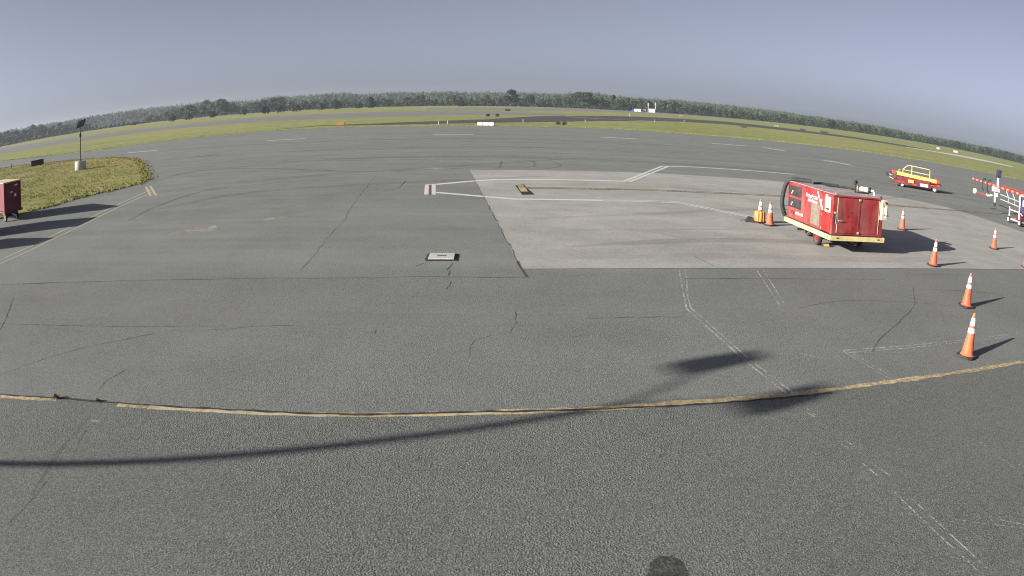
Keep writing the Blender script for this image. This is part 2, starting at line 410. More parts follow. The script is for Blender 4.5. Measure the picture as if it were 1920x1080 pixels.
M['bark'] = paint('bark', (0.10, 0.085, 0.07), 0.9, 0.4, 3)
M['red'] = paint('red_machine_paint', (0.27, 0.016, 0.021), 0.55, 0.3, 1.7, spec=0.22, dust=0.42)
M['red_bright'] = paint('red_panel_paint', (0.34, 0.012, 0.014), 0.5, 0.2, 2.5, dust=0.2)
M['maroon'] = paint('maroon_trailer_paint', (0.120, 0.010, 0.016), 0.6, 0.2, 2.0)
M['redorange'] = paint('red_orange_paint', (0.36, 0.030, 0.016), 0.5, 0.15, 3)
M['bumper'] = paint('pale_yellow_paint', (0.62, 0.52, 0.22), 0.55, 0.2, 4, dust=0.3)
M['yellow'] = paint('yellow_machine_paint', (0.66, 0.37, 0.085), 0.5, 0.15, 4)
M['cream'] = paint('cream_paint', (0.54, 0.48, 0.33), 0.5, 0.15, 4)
M['white'] = paint('white_paint', (0.66, 0.65, 0.62), 0.5, 0.1, 4)
M['steel'] = paint('grey_steel', (0.36, 0.36, 0.35), 0.45, 0.2, 5)
M['roof'] = paint('grey_roof_sheet', (0.29, 0.25, 0.25), 0.55, 0.25, 3)
M['black'] = paint('black_rubber', (0.018, 0.018, 0.019), 0.7, 0.2, 8)
M['dark'] = paint('dark_interior', (0.025, 0.022, 0.022), 0.8, 0.3, 6)
M['tyre'] = paint('tyre_rubber', (0.03, 0.03, 0.03), 0.85, 0.25, 8)
M['mesh'] = paint('beige_grille', (0.20, 0.165, 0.12), 0.7, 0.25, 6)
M['navy'] = paint('navy_plastic', (0.02, 0.02, 0.06), 0.5, 0.1, 5)
M['purple'] = paint('violet_panel', (0.10, 0.075, 0.20), 0.6, 0.2, 4)
M['cone'] = paint('cone_orange', (0.60, 0.085, 0.030), 0.6, 0.2, 5, bump=0.1, dust=0.3)
M['cone_old'] = paint('cone_orange_faded', (0.50, 0.110, 0.036), 0.65, 0.25, 5, bump=0.1, dust=0.4)
M['cone_skirt'] = paint('ribbed_orange_plastic', (0.68, 0.22, 0.055), 0.6, 0.2, 5)
M['band'] = paint('reflective_white', (0.72, 0.71, 0.70), 0.4, 0.2, 8, dust=0.25)
M['panel'] = paint('solar_glass', (0.012, 0.013, 0.022), 0.25, 0.1, 3, spec=0.5)
M['pole'] = paint('dark_pole_paint', (0.035, 0.035, 0.035), 0.5, 0.1, 4)
M['sign_black'] = paint('sign_black', (0.02, 0.02, 0.018), 0.5, 0.2, 6)
M['sign_yellow'] = paint('sign_yellow', (0.62, 0.45, 0.06), 0.5, 0.1, 6)
M['sign_orange'] = paint('barrier_orange', (0.50, 0.20, 0.11), 0.5, 0.1, 6)
M['blue'] = paint('blue_light_glass', (0.05, 0.08, 0.35), 0.3, 0.1, 6)
M['shed_dark'] = paint('dark_shed_roof', (0.05, 0.06, 0.08), 0.7, 0.2, 2)
M['glass'] = paint('window_glass', (0.05, 0.06, 0.07), 0.12, 0.05, 2, spec=0.6)
m_ = NT('red_pink_highlight_stripes')
wv = m_.n('ShaderNodeTexWave', wave_type='BANDS', bands_direction='X')
wv.inputs['Scale'].default_value = 0.42
m_.l(m_.coord(), wv.inputs['Vector'])
M['stripes'] = m_.finish(m_.ramp(wv.outputs['Fac'], [(0.45, (0.46, 0.03, 0.022)), (0.60, (0.60, 0.22, 0.17))]), 0.5)  # paler stripes toned pink, so the bar's highlight is in the colour

# ------------------------------------------------------------------ mesh helpers
class MB:
    def __init__(s):
        s.v, s.f = [], []
    def add(s, vs, fs):
        b = len(s.v)
        s.v += [tuple(v) for v in vs]
        s.f += [tuple(i + b for i in f) for f in fs]
        return s
    def box(s, x0, x1, y0, y1, z0, z1):
        return s.add([(x0, y0, z0), (x1, y0, z0), (x1, y1, z0), (x0, y1, z0), (x0, y0, z1), (x1, y0, z1), (x1, y1, z1), (x0, y1, z1)],
                     [(0, 3, 2, 1), (4, 5, 6, 7), (0, 1, 5, 4), (1, 2, 6, 5), (2, 3, 7, 6), (3, 0, 4, 7)])
    def hexa(s, lo, hi):
        return s.add(list(lo) + list(hi), [(0, 3, 2, 1), (4, 5, 6, 7), (0, 1, 5, 4), (1, 2, 6, 5), (2, 3, 7, 6), (3, 0, 4, 7)])
    def tube(s, pts, r, n=8, r1=None, caps=True):
        pts = [Vector(q) for q in pts]
        b = len(s.v)
        k = len(pts)
        ref = None
        for i, q in enumerate(pts):
            d = (pts[min(i + 1, k - 1)] - pts[max(i - 1, 0)]).normalized()
            if ref is None:
                ref = Vector((0, 0, 1)) if abs(d.z) < 0.9 else Vector((1, 0, 0))
            a = d.cross(ref).normalized()
            c = a.cross(d).normalized()
            ref = c
            rr = r if r1 is None else r + (r1 - r) * i / (k - 1)
            for j in range(n):
                t = 2 * math.pi * j / n
                s.v.append(tuple(q + a * (rr * math.cos(t)) + c * (rr * math.sin(t))))
        for i in range(k - 1):
            for j in range(n):
                j2 = (j + 1) % n
                s.f.append((b + i * n + j, b + i * n + j2, b + (i + 1) * n + j2, b + (i + 1) * n + j))
        if caps:
            s.f.append(tuple(b + j for j in reversed(range(n))))
            s.f.append(tuple(b + (k - 1) * n + j for j in range(n)))
        return s
    def lathe(s, prof, n=20, c=(0, 0, 0), axis='z', caps=True):
        b = len(s.v)
        for r, z in prof:
            for j in range(n):
                t = 2 * math.pi * j / n
                q = (r * math.cos(t), r * math.sin(t), z)
                if axis == 'x':
                    q = (z, r * math.cos(t), r * math.sin(t))
                elif axis == 'y':
                    q = (r * math.sin(t), z, r * math.cos(t))
                s.v.append((q[0] + c[0], q[1] + c[1], q[2] + c[2]))
        k = len(prof)
        for i in range(k - 1):
            for j in range(n):
                j2 = (j + 1) % n
                s.f.append((b + i * n + j, b + i * n + j2, b + (i + 1) * n + j2, b + (i + 1) * n + j))
        if caps:
            s.f.append(tuple(b + j for j in reversed(range(n))))
            s.f.append(tuple(b + (k - 1) * n + j for j in range(n)))
        return s
    def prism(s, poly, z0, z1):
        n = len(poly)
        b = len(s.v)
        s.v += [(x, y, z0) for x, y in poly] + [(x, y, z1) for x, y in poly]
        s.f.append(tuple(b + i for i in reversed(range(n))))
        s.f.append(tuple(b + n + i for i in range(n)))
        for i in range(n):
            j = (i + 1) % n
            s.f.append((b + i, b + j, b + n + j, b + n + i))
        return s
    def mesh(s, name, mat, smooth=False):
        me = bpy.data.meshes.new(name)
        me.from_pydata(s.v, [], s.f)
        me.update()
        me.materials.append(M[mat])
        if smooth:
            for q in me.polygons:
                q.use_smooth = True
        return me
    def build(s, name, mat, parent=None, smooth=False, bevel=0.0):
        o = bpy.data.objects.new(name, s.mesh(name, mat, smooth))
        COL.objects.link(o)
        o.parent = parent
        if smooth:
            try:
                o.data.set_sharp_from_angle(angle=R(40))
            except Exception:
                pass
        if bevel:
            bv = o.modifiers.new('bevel', 'BEVEL')
            bv.width = bevel
            bv.segments = 2
            bv.limit_method = 'ANGLE'
        return o

def tag(o, label=None, cat=None, group=None, kind=None):
    if label: o['label'] = label
    if cat: o['category'] = cat
    if group: o['group'] = group
    if kind: o['kind'] = kind
    return o

def empty(name, loc, rz=0.0):
    o = bpy.data.objects.new(name, None)
    o.empty_display_size = 0.3
    o.location = loc
    o.rotation_euler = (0, 0, rz)
    COL.objects.link(o)
    return o

def copy_tree(o, parent=None):
    c = o.copy()
    COL.objects.link(c)
    c.parent = parent
    for ch in [x for x in bpy.data.objects if x.parent == o]:
        copy_tree(ch, c)
    return c

def sheet(name, poly, z, mat, kind='structure', parent=None):
    """flat n-gon, triangulated"""
    import mathutils
    tris = mathutils.geometry.tessellate_polygon([[Vector((x, y, 0)) for x, y in poly]])
    mb = MB()
    vs = [(x, y, z) for x, y in poly]
    fs = []
    for t in tris:
        a, b, c = (Vector(vs[i]) for i in t)
        fs.append(tuple(t) if (b - a).cross(c - a).z > 0 else tuple(reversed(t)))
    mb.add(vs, fs)
    o = mb.build(name, mat, parent)
    if kind:
        o['kind'] = kind
    return o

def resample(pts, step, jit=0.0, smooth=True):
    out = []
    k = len(pts)
    P = [Vector((*q, 0)) for q in pts]
    for i in range(k - 1):
        a, b = P[i], P[i + 1]
        p0 = P[i - 1] if i else a + (a - b)
        p3 = P[i + 2] if i + 2 < k else b + (b - a)
        n = max(1, int((b - a).length / step))
        for j in range(n):
            t = j / n
            if smooth and k > 2:
                q = 0.5 * ((2 * a) + (b - p0) * t + (2 * p0 - 5 * a + 4 * b - p3) * t * t + (3 * a - p0 - 3 * b + p3) * t ** 3)
            else:
                q = a.lerp(b, t)
            out.append(q)
    out.append(P[-1])
    if jit:
        for q in out[1:-1]:
            q.x += rnd.uniform(-jit, jit)
            q.y += rnd.uniform(-jit, jit)
    return out

def ribbon(name, pts, w, z, mat, step=0.5, jit=0.0, wj=0.0, smooth=True, parent=None, taper=False):
    P = resample(pts, step, jit, smooth)
    mb = MB()
    k = len(P)
    for i, q in enumerate(P):
        d = (P[min(i + 1, k - 1)] - P[max(i - 1, 0)]).normalized()
        nrm = Vector((-d.y, d.x, 0))
        ww = w / 2 * (1 + rnd.uniform(-wj, wj))
        if taper:
            ww *= min(1.0, 0.25 + 3.0 * min(i, k - 1 - i) / k)
        zz = z if z > 0.01 else z + max(ground_z(q.x, q.y + e_) for e_ in (-0.25, 0.0, 0.25))
        mb.v.append((q.x - nrm.x * ww, q.y - nrm.y * ww, zz))
        mb.v.append((q.x + nrm.x * ww, q.y + nrm.y * ww, zz))
    for i in range(k - 1):
        mb.f.append((2 * i, 2 * i + 2, 2 * i + 3, 2 * i + 1))
    return mb.build(name, mat, parent)

def lerp_line(pts, x):
    for (x0, y0), (x1, y1) in zip(pts, pts[1:]):
        if x0 <= x <= x1:
            return y0 + (y1 - y0) * (x - x0) / max(1e-9, x1 - x0)
    return pts[0][1] if x < pts[0][0] else pts[-1][1]

def ground_z(x, y):
    """top of the pavement sheet at a spot"""
    if y < lerp_line(NEAR_TOP, x):
        return 0.008
    if y < lerp_line(MID_TOP, x):
        return 0.006
    if y < 38 and x > -3.0 and x > -2.15 + (35.02 - y) * 0.1117 - 0.3:
        return 0.0065
    return 0.004
# ------------------------------------------------------------------ ground
HALF = 2460.0
field = sheet('grass_field', [(-HALF, -HALF), (HALF, -HALF), (HALF, HALF), (-HALF, HALF)], 0.0, 'field')

ae = [(q.x, q.y) for q in resample(SURVEY['apron_edge'], 2.5, 0.0)]
ae = [(x, y + rnd.uniform(-0.25, 0.25)) for x, y in ae]
apron = sheet('apron', [(-190, -40), (190, -40), (190, 101), (ae[-1][0] + 12, 100)] + ae[::-1] + [(-190, 140)], 0.004, 'apron')

def ext(pts, dl, dr):
    a, b = Vector(pts[0]), Vector(pts[1])
    c, d = Vector(pts[-2]), Vector(pts[-1])
    l = [tuple(a + (a - b).normalized() * dl * k / 12) for k in range(12, 0, -1)] if dl else []
    r = [tuple(d + (d - c).normalized() * dr * k / 12) for k in range(1, 13)] if dr else []
    return l + list(pts) + r
mid_top = [(-80.0, 8.6)] + SURVEY['crack_joint'] + SURVEY['pad_near'][1:] + [(80.0, 24.3)]
sheet('middle_pavement', [(-80, -39), (80, -39)] + mid_top[::-1], 0.006, 'mid')
near_top = ext(SURVEY['yellow_joint'][:11] + SURVEY['yellow'][11:], 50, 50)
NEAR_TOP, MID_TOP = near_top, mid_top
sheet('near_pavement', [(-60, -38), (60, -38)] + near_top[::-1], 0.008, 'near')
pl, pf, pn = SURVEY['pad_left'], SURVEY['pad_far'], SURVEY['pad_near']
sheet('concrete_pad', pl[::-1][:-1] + pf + [(24.2, 23.0), (20.5, 17.0)] + pn[::-1][:-1], 0.0065, 'pad')

sheet('runway', ext(SURVEY['runway_near'], 300, 0) + ext(SURVEY['runway_far'], 320, 0)[::-1], 0.006, 'runway')
tn, tf = SURVEY['taxi_near'], SURVEY['taxi_far']
sheet('taxiway', [(tn[0][0] - 6, 104.5)] + tn + tf[::-1], 0.012, 'taxi')
ribbon('taxiway_concrete_strip', SURVEY['taxi_line'], 1.6, 0.020, 'concrete', step=8)['kind'] = 'structure'
sheet('concrete_strip', SURVEY['strip_near'] + SURVEY['strip_far'][::-1], 0.016, 'concrete')
sheet('far_runway', SURVEY['far_near'] + SURVEY['far_far'][::-1], 0.008, 'runway')

# ---- markings, cracks, skid marks: thin flat sheets, each its own piece of the pavement
LOOK = {'w': ('white_line', 0.0022, 'white_marking'), 'f': ('faded_line', 0.0020, 'faded_marking'), 'y': ('yellow_line', 0.0032, 'yellow_lead_line'),
        'k': ('black_line', 0.0024, 'black_lead_border'), 'o': ('old_yellow', 0.0020, 'old_yellow_marking'), 'c': ('crack', 0.0028, 'pavement_crack'),
        's': ('skid', 0.0014, 'skid_mark')}
for i_, (nm, w, kd, pts) in enumerate(LINES):
    mat, z, name = LOOK[kd]
    z += i_ * 0.000006
    L_ = sum((Vector(a) - Vector(b)).length for a, b in zip(pts, pts[1:]))
    dist = Vector(pts[0]).length
    o = ribbon(name, pts, w * (0.80 if kd == 'c' else 1.0), z, mat, step=(0.12 if dist < 14 else 0.4) if kd == 'c' else 0.8, jit=(0.015 if dist < 14 else 0.025) if kd == 'c' else 0.0,
               wj=0.55 if kd == 'c' else (0.12 if kd == 'f' else 0.0), smooth=kd in 'cs', taper=kd in 's', parent=apron)
YL = resample(SURVEY['yellow'], 0.15)
for xa, xb, wd in YELLOW:
    seg = [(q.x, q.y) for q in YL if xa <= q.x <= xb]
    ribbon('yellow_line', seg, wd, 0.0022, 'yellow_line', step=0.1, jit=0.006, wj=0.4, smooth=False, parent=apron)
ribbon('faded_yellow_line', [(q.x, q.y) for q in YL if -4.3 < q.x < 0.2], 0.09, 0.0015, 'old_yellow', step=0.2, wj=0.3, smooth=False, parent=apron)
yj = ribbon('pavement_joint', ext(SURVEY['yellow_joint'], 30, 0), 0.042, 0.0035, 'tar', step=0.15, jit=0.012, wj=0.5, parent=apron)
for nm, (mat, z, name) in {'stop_white': ('white_line', 0.0075, 'stop_box'), 'stop_red': ('red_line', 0.0095, 'stop_bar'),
                           'tee_black': ('black_line', 0.0092, 'stop_tee_border'), 'tee_yellow': ('yellow_line', 0.0115, 'stop_tee'),
                           'stain': ('stain', 0.0100, 'oil_stain')}.items():
    poly = [(q.x, q.y) for q in resample(POLYS[nm] + [POLYS[nm][0]], 0.1)][:-1] if nm == 'stain' else POLYS[nm]
    sheet(name, poly, z, mat, kind=None, parent=apron)
def blotch(name, c, rx, ry, z, mat):
    poly = []
    for i in range(28):
        t = 2 * math.pi * i / 28
        k = 1 + rnd.uniform(-0.3, 0.25)
        poly.append((c[0] + rx * k * math.cos(t), c[1] + ry * k * math.sin(t)))
    return sheet(name, poly, z, mat, kind=None, parent=apron)
for c, rx, ry in (((-9.15, 18.15), 0.38, 0.4), ((-8.7, 18.75), 0.5, 0.6), ((-8.45, 18.35), 0.3, 0.25), ((-8.95, 18.5), 0.25, 0.3), ((-7.11, 20.2), 0.2, 0.3), ((-6.72, 20.47), 0.15, 0.25)):
    brk = 0.0004 + (brk if c[0] > -9.15 else 0.0058)
    blotch('broken_pavement', c, rx, ry, brk, 'rubble')
# broad, barely darker tyre sweeps and paler traffic wear on the far apron, the middle pavement and the pad
for i_, (w, mt, pts) in enumerate(((1.1, 'sweep', [(-19, 36), (-12, 42), (0, 44), (16, 43), (34, 40)]), (0.9, 'sweep', [(-24, 50), (-8, 53), (12, 55), (40, 54)]), (1.4, 'sweep', [(-30, 62), (0, 66), (40, 64)]),
                   (0.8, 'sweep', [(-15, 29), (-9, 33), (-2, 38), (6, 47)]), (0.7, 'sweep', [(-13, 22), (-10, 27), (-3, 30), (2, 33)]), (1.2, 'pale', [(-26, 45), (-6, 48), (20, 49), (36, 47)]),
                   (1.6, 'pale', [(-20, 57), (10, 60), (44, 59)]), (1.0, 'pale', [(-12, 19), (-6, 25), (-3, 33)]), (0.6, 'sweep', [(1.2, 16.5), (4, 17.6), (7, 18.2), (11, 18.0)]),
                   (0.5, 'sweep', [(0.6, 20.5), (4, 22.0), (9, 24.5), (16, 26)]), (0.6, 'pale', [(1.0, 15.2), (5, 16.0), (9, 16.2), (14, 17.2)]), (0.8, 'pale', [(-1.0, 29), (6, 30), (14, 29)]),
                   (0.7, 'pale', [(-11, 11.6), (-3, 10.6), (5, 11.4), (11, 13.6)]))):
    ribbon('tyre_sweep' if mt == 'sweep' else 'traffic_wear', pts, w, 0.0005 + 0.00005 * i_, mt, step=0.6, wj=0.12, taper=True, parent=apron)
blotch('light_patch', (-3.74, 35.8), 0.62, 0.5, 0.0065, 'rubble')
blotch('light_patch', (-4.69, 6.23), 0.07, 0.03, 0.0098, 'rubble')

# ------------------------------------------------------------------ grass island and its growth
isl = [(q.x, q.y) for q in resample(SURVEY['island'], 0.8)]
isl = [(x + rnd.uniform(-0.12, 0.12), y + rnd.uniform(-0.18, 0.18)) for x, y in isl]
ISL = isl + [(-22.4, 22.6), (-27, 20.5), (-45, 22), (-70, 40), (-90, 66), (-80, 74)]
sheet('grass_island', ISL, 0.03, 'island')

def inside(poly, x, y):
    c = False
    j = len(poly) - 1
    for i in range(len(poly)):
        xi, yi = poly[i]
        xj, yj = poly[j]
        if (yi > y) != (yj > y) and x < (xj - xi) * (y - yi) / (yj - yi) + xi:
            c = not c
        j = i
    return c

def blades(mb, x, y, n, h, w, lean=0.5):
    for _ in range(n):
        a = rnd.uniform(0, 2 * math.pi)
        hh = h * rnd.uniform(0.5, 1.2)
        bx, by = x + rnd.uniform(-0.08, 0.08), y + rnd.uniform(-0.08, 0.08)
        dx, dy = math.cos(a) * w, math.sin(a) * w
        lx, ly = rnd.uniform(-lean, lean) * hh, rnd.uniform(-lean, lean) * hh
        b = len(mb.v)
        mb.v += [(bx - dx, by - dy, 0.03), (bx + dx, by + dy, 0.03), (bx + lx, by + ly, 0.03 + hh)]
        mb.f.append((b, b + 1, b + 2))

mb = MB()
cnt = 0
while cnt < 15000:
    x, y = rnd.uniform(-68, -18), rnd.uniform(22, 72)
    if not inside(ISL, x, y):
        continue
    clump = math.sin(x * 0.9 + 1.3 * math.sin(y * 0.5)) + math.sin(y * 0.8 + 2.1)
    if clump < rnd.uniform(-2.2, 1.2):
        continue
    cnt += 1
    blades(mb, x, y, 3, 0.06 if y > 35 else 0.08, 0.022)
tag(mb.build('island_grass_blades', 'blade'), 'dry tufted grass growing over the island left of the ramp', 'grass', kind='stuff')
mb = MB()
for i in range(len(isl) - 1):
    (x0, y0), (x1, y1) = isl[i], isl[i + 1]
    for _ in range(22):
        t = rnd.random()
        blades(mb, x0 + (x1 - x0) * t + rnd.gauss(0, 0.22), y0 + (y1 - y0) * t + rnd.gauss(0, 0.22), 3, 0.085, 0.028, 0.9)
tag(mb.build('island_edge_weeds', 'blade'), 'ragged weeds spilling over the edge of the grass island', 'weeds', kind='stuff')
mb = MB()
for i in range(len(ae) - 1):
    (x0, y0), (x1, y1) = ae[i], ae[i + 1]
    for _ in range(26):
        t = rnd.random()
        blades(mb, x0 + (x1 - x0) * t, y0 + (y1 - y0) * t + abs(rnd.gauss(0, 1.2)) + 0.1, 3, 0.07, 0.05, 0.5)
tag(mb.build('field_edge_grass', 'field'), 'mown grass along the far edge of the apron', 'grass', kind='stuff')

def weed(x, y, h, label):
    e = empty('weed', (x, y, 0.012))
    mb = MB()
    for _ in range(40):
        a = rnd.uniform(0, 2 * math.pi)
        r = h * rnd.uniform(0.4, 1.3)
        b = len(mb.v)
        dx, dy = -math.sin(a) * 0.008, math.cos(a) * 0.008
        z = h * rnd.uniform(0.15, 1.0)
        mb.v += [(dx, dy, 0), (-dx, -dy, 0), (math.cos(a) * r - dx * 1.5, math.sin(a) * r - dy * 1.5, z), (math.cos(a) * r + dx * 1.5, math.sin(a) * r + dy * 1.5, z * 0.9)]
        mb.f.append((b, b + 1, b + 2, b + 3))
    mb.build('leaves', 'blade', e)
    tag(e, label, 'weed')
weed(-5.66, 6.67, 0.055, 'small green weed in the pavement joint at the end of a yellow dash')
weed(-4.96, 6.77, 0.035, 'tiny low weed in the pavement joint between two yellow dashes')

# ------------------------------------------------------------------ drain inlet
dr = empty('drain_inlet', (-1.475, 15.11, 0.012), R(2.0))
MB().box(-0.33, 0.33, -0.36, 0.33, 0.0, 0.006).build('asphalt_collar', 'tar', dr)
MB().box(-0.27, 0.27, -0.28, 0.28, 0.006, 0.03).build('concrete_slab', 'concrete', dr, bevel=0.008)
for i in range(5):
    MB().box(-0.09 + i * 0.04, -0.07 + i * 0.04, -0.07, 0.07, 0.029, 0.033).build('grate_slot', 'black', dr)
tag(dr, 'pale square concrete drain inlet with a small dark grate set in the asphalt', 'drain')

# ------------------------------------------------------------------ traffic cones
def make_cone(mat='cone'):
    e = empty('traffic_cone', (0, 0, 0))
    o = 0.065
    b = 0.18
    poly = [(-b + o, -b), (b - o, -b), (b, -b + o), (b, b - o), (b - o, b), (-b + o, b), (-b, b - o), (-b, -b + o)]
    MB().prism(poly, 0.0, 0.035).build('base', 'black', e, bevel=0.008)
    def rad(z):
        return 0.122 + (0.026 - 0.122) * (z - 0.05) / 0.66
    MB().lathe([(0.150, 0.034), (0.135, 0.045), (rad(0.06), 0.062), (rad(0.3), 0.3), (rad(0.70), 0.70), (0.024, 0.710), (0.016, 0.711), (0.016, 0.66)], 28, caps=False).build('cone_body', mat, e, smooth=True)
    for z0, z1 in ((0.515, 0.635), (0.395, 0.475)):
        MB().lathe([(rad(z0) + 0.001, z0), (rad(z0) + 0.0035, z0 + 0.002), (rad(z1) + 0.0035, z1 - 0.002), (rad(z1) + 0.001, z1)], 28, caps=False).build('reflective_collar', 'band', e, smooth=True)
    return e
GC = 'traffic cones set out around the red cart'
cones = [((7.22, 8.78), 28, 'cone_old', 'orange traffic cone nearest the camera, beside the yellow line'),
         ((9.37, 11.77), 5, 'cone', 'orange traffic cone second nearest, on the asphalt just short of the concrete pad'),
         ((11.01, 15.79), 12, 'cone', 'orange traffic cone in front of the pointed tip of the red cart shadow'),
         ((13.46, 21.76), 40, 'cone', 'orange traffic cone at the far edge of the red cart shadow'),
         ((16.44, 19.24), -10, 'cone', 'orange traffic cone alone on the pad below the white wheeled frame'),
         ((7.75, 20.82), 20, 'cone_old', 'plain orange traffic cone left of the red cart, beside the ribbed-skirt one'),
         ((7.55, 21.25), 8, 'cone_old', 'orange traffic cone standing in a ribbed orange skirt left of the red cart'),
         ((15.76, 16.33), 30, 'cone', 'orange traffic cone cut off by the right edge of the picture')]
for (x, y), a, mt, lab in cones:
    e = make_cone(mt)
    e.location = (x, y, 0.016)
    e.rotation_euler = (R(rnd.uniform(-1.6, 1.6)), R(rnd.uniform(-1.6, 1.6)), R(a))
    tag(e, lab, 'traffic cone', GC)
    if 'standing in' in lab:
        e.location.z = 0.03
        mb = MB()
        n = 40
        for z0, z1, k in ((0.035, 0.34, 1.0),):
            vs, fs = [], []
            for z, r in ((0.037, 0.170), (0.30, 0.165), (0.335, 0.145), (0.345, 0.085)):
                for j in range(n):
                    t = 2 * math.pi * j / n
                    rr = r + (0.012 if j % 4 < 2 else -0.012)
                    vs.append((rr * math.cos(t), rr * math.sin(t), z))
            for i in range(3):
                for j in range(n):
                    j2 = (j + 1) % n
                    fs.append((i * n + j, i * n + j2, (i + 1) * n + j2, (i + 1) * n + j))
            mb.add(vs, fs)
        tag(mb.build('ribbed_skirt', 'cone_skirt', e), 'ribbed orange plastic skirt round the foot of the cone')
ck = empty('wheel_chock', (7.25, 21.33, 0.016), R(-12))
MB().hexa([(-0.16, -0.09, 0), (0.16, -0.09, 0), (0.16, 0.09, 0), (-0.16, 0.09, 0)], [(-0.07, -0.085, 0.15), (0.07, -0.085, 0.15), (0.07, 0.085, 0.15), (-0.07, 0.085, 0.15)]).build('rubber_block', 'black', ck, bevel=0.01)
MB().tube([(-0.15, 0, 0.05), (-0.26, 0.02, 0.03), (-0.30, -0.03, 0.012)], 0.012, 6).build('pull_rope', 'black', ck, smooth=True)
tag(ck, 'black rubber wheel chock left of the cone with the ribbed skirt', 'wheel chock')

# ------------------------------------------------------------------ lettering
def text(name, body, size, mat, parent, mw, width=None):
    cu = bpy.data.curves.new(name, 'FONT')
    cu.body = body
    cu.size = size
    cu.extrude = 0.0015
    cu.align_x = 'LEFT'
    tmp = bpy.data.objects.new(name + '_curve', cu)
    COL.objects.link(tmp)
    bpy.context.view_layer.update()
    dg = bpy.context.evaluated_depsgraph_get()
    me = bpy.data.meshes.new_from_object(tmp.evaluated_get(dg))
    bpy.data.objects.remove(tmp)
    if width:
        xs = [v.co.x for v in me.vertices]
        k = width / (max(xs) - min(xs))
        for v in me.vertices:
            v.co.x = (v.co.x - min(xs)) * k
    me.materials.clear()
    me.materials.append(M[mat])
    o = bpy.data.objects.new(name, me)
    COL.objects.link(o)
    o.parent = parent
    o.matrix_local = mw
    return o
def on_left(x, y, z):      # lettering on a face that looks along -X
    return Matrix(((0, 0, -1, x), (-1, 0, 0, y), (0, 1, 0, z), (0, 0, 0, 1)))
def on_front(x, y, z):     # lettering on a face that looks along -Y
    return Matrix(((1, 0, 0, x), (0, 0, -1, y), (0, 1, 0, z), (0, 0, 0, 1)))

def wheel(parent, c, r, w, rim_mat, axis='x', side=-1):
    wh = empty('wheel', c)
    wh.parent = parent
    h = w / 2
    MB().lathe([(r * 0.58, -h), (r * 0.9, -h), (r, -h * 0.6), (r, h * 0.6), (r * 0.9, h), (r * 0.58, h)], 24, axis=axis, caps=False).build('tyre', 'tyre', wh, smooth=True)
    MB().lathe([(r * 0.6, -h * 0.85), (r * 0.55, -h * 0.6), (r * 0.28, -h * 0.5), (r * 0.25, -h * 0.95), (0.004, -h * 0.95), (0.004, h * 0.95), (r * 0.25, h * 0.95), (r * 0.28, h * 0.5), (r * 0.55, h * 0.6), (r * 0.6, h * 0.85)], 20, axis=axis, caps=False).build('rim', rim_mat, wh, smooth=True)
    return wh

# ------------------------------------------------------------------ red ground support cart
gp = empty('ground_support_cart', (8.003, 16.740, 0.012), R(3.9))
tag(gp, 'large red box-bodied ground support cart with pale yellow bumper frame on the concrete pad', 'ground cart')
W, L = 1.84, 3.0
X0, X1, Y0, Y1 = 0.06, 1.75, 0.06, 2.95
ZB, ZT = 0.475, 1.51
# body shell: five panels round a dark core
MB().box(X0 + 0.03, X1 - 0.03, Y0 + 0.03, Y1 - 0.03, ZB + 0.01, ZT - 0.02).build('inner_body', 'dark', gp)
def lpanel(name, y0, y1, z0, z1, mat, off=0.0, th=0.03, bevel=0.004):
    return MB().box(X0 - off, X0 - off + th, y0, y1, z0, z1).build(name, mat, gp, bevel=bevel)
def fpanel(name, x0, x1, z0, z1, mat, off=0.0, th=0.03, bevel=0.004):
    return MB().box(x0, x1, Y0 - off, Y0 - off + th, z0, z1).build(name, mat, gp, bevel=bevel)
# side frame members
lpanel('side_panel', Y0 + 0.002, 0.17, ZB, ZT - 0.05, 'red')                      # corner post
lpanel('side_panel', 0.17, 0.20, ZB, ZT - 0.05, 'red', -0.004)
lpanel('side_panel', 0.20, 0.70, 0.985, ZT - 0.05, 'red', -0.002)
lpanel('side_panel', 0.70, 0.84, ZB, ZT - 0.05, 'red', -0.001)
lpanel('side_panel', 0.84, 1.40, 1.095, ZT - 0.05, 'red', -0.002)
lpanel('side_panel', 0.84, 1.40, ZB, 0.535, 'red', -0.002)
lpanel('side_panel', 1.40, 1.765, ZB, ZT - 0.05, 'red', -0.001)
lpanel('side_panel', 1.775, 2.02, ZB, ZT - 0.05, 'red', 0.0)
lpanel('side_panel', 2.02, Y1, ZB, 0.785, 'red', -0.001)
lpanel('side_panel', 2.02, 2.90, 1.055, 1.115, 'red', -0.001)
lpanel('side_panel', 2.02, Y1, 1.405, ZT - 0.05, 'red', -0.001)
lpanel('side_panel', 2.90, Y1, 0.785, 1.405, 'red', -0.0015)
dl = lpanel('lower_door', 0.205, 0.695, ZB + 0.02, 0.975, 'red_bright', 0.006)
for z in (0.55, 0.90):
    MB().box(X0 - 0.014, X0 - 0.004, 0.672, 0.69, z - 0.03, z + 0.03).build('hinge', 'steel', dl)
lpanel('top_hood', 0.98, 1.72, 1.365, 1.462, 'red_bright', 0.012)
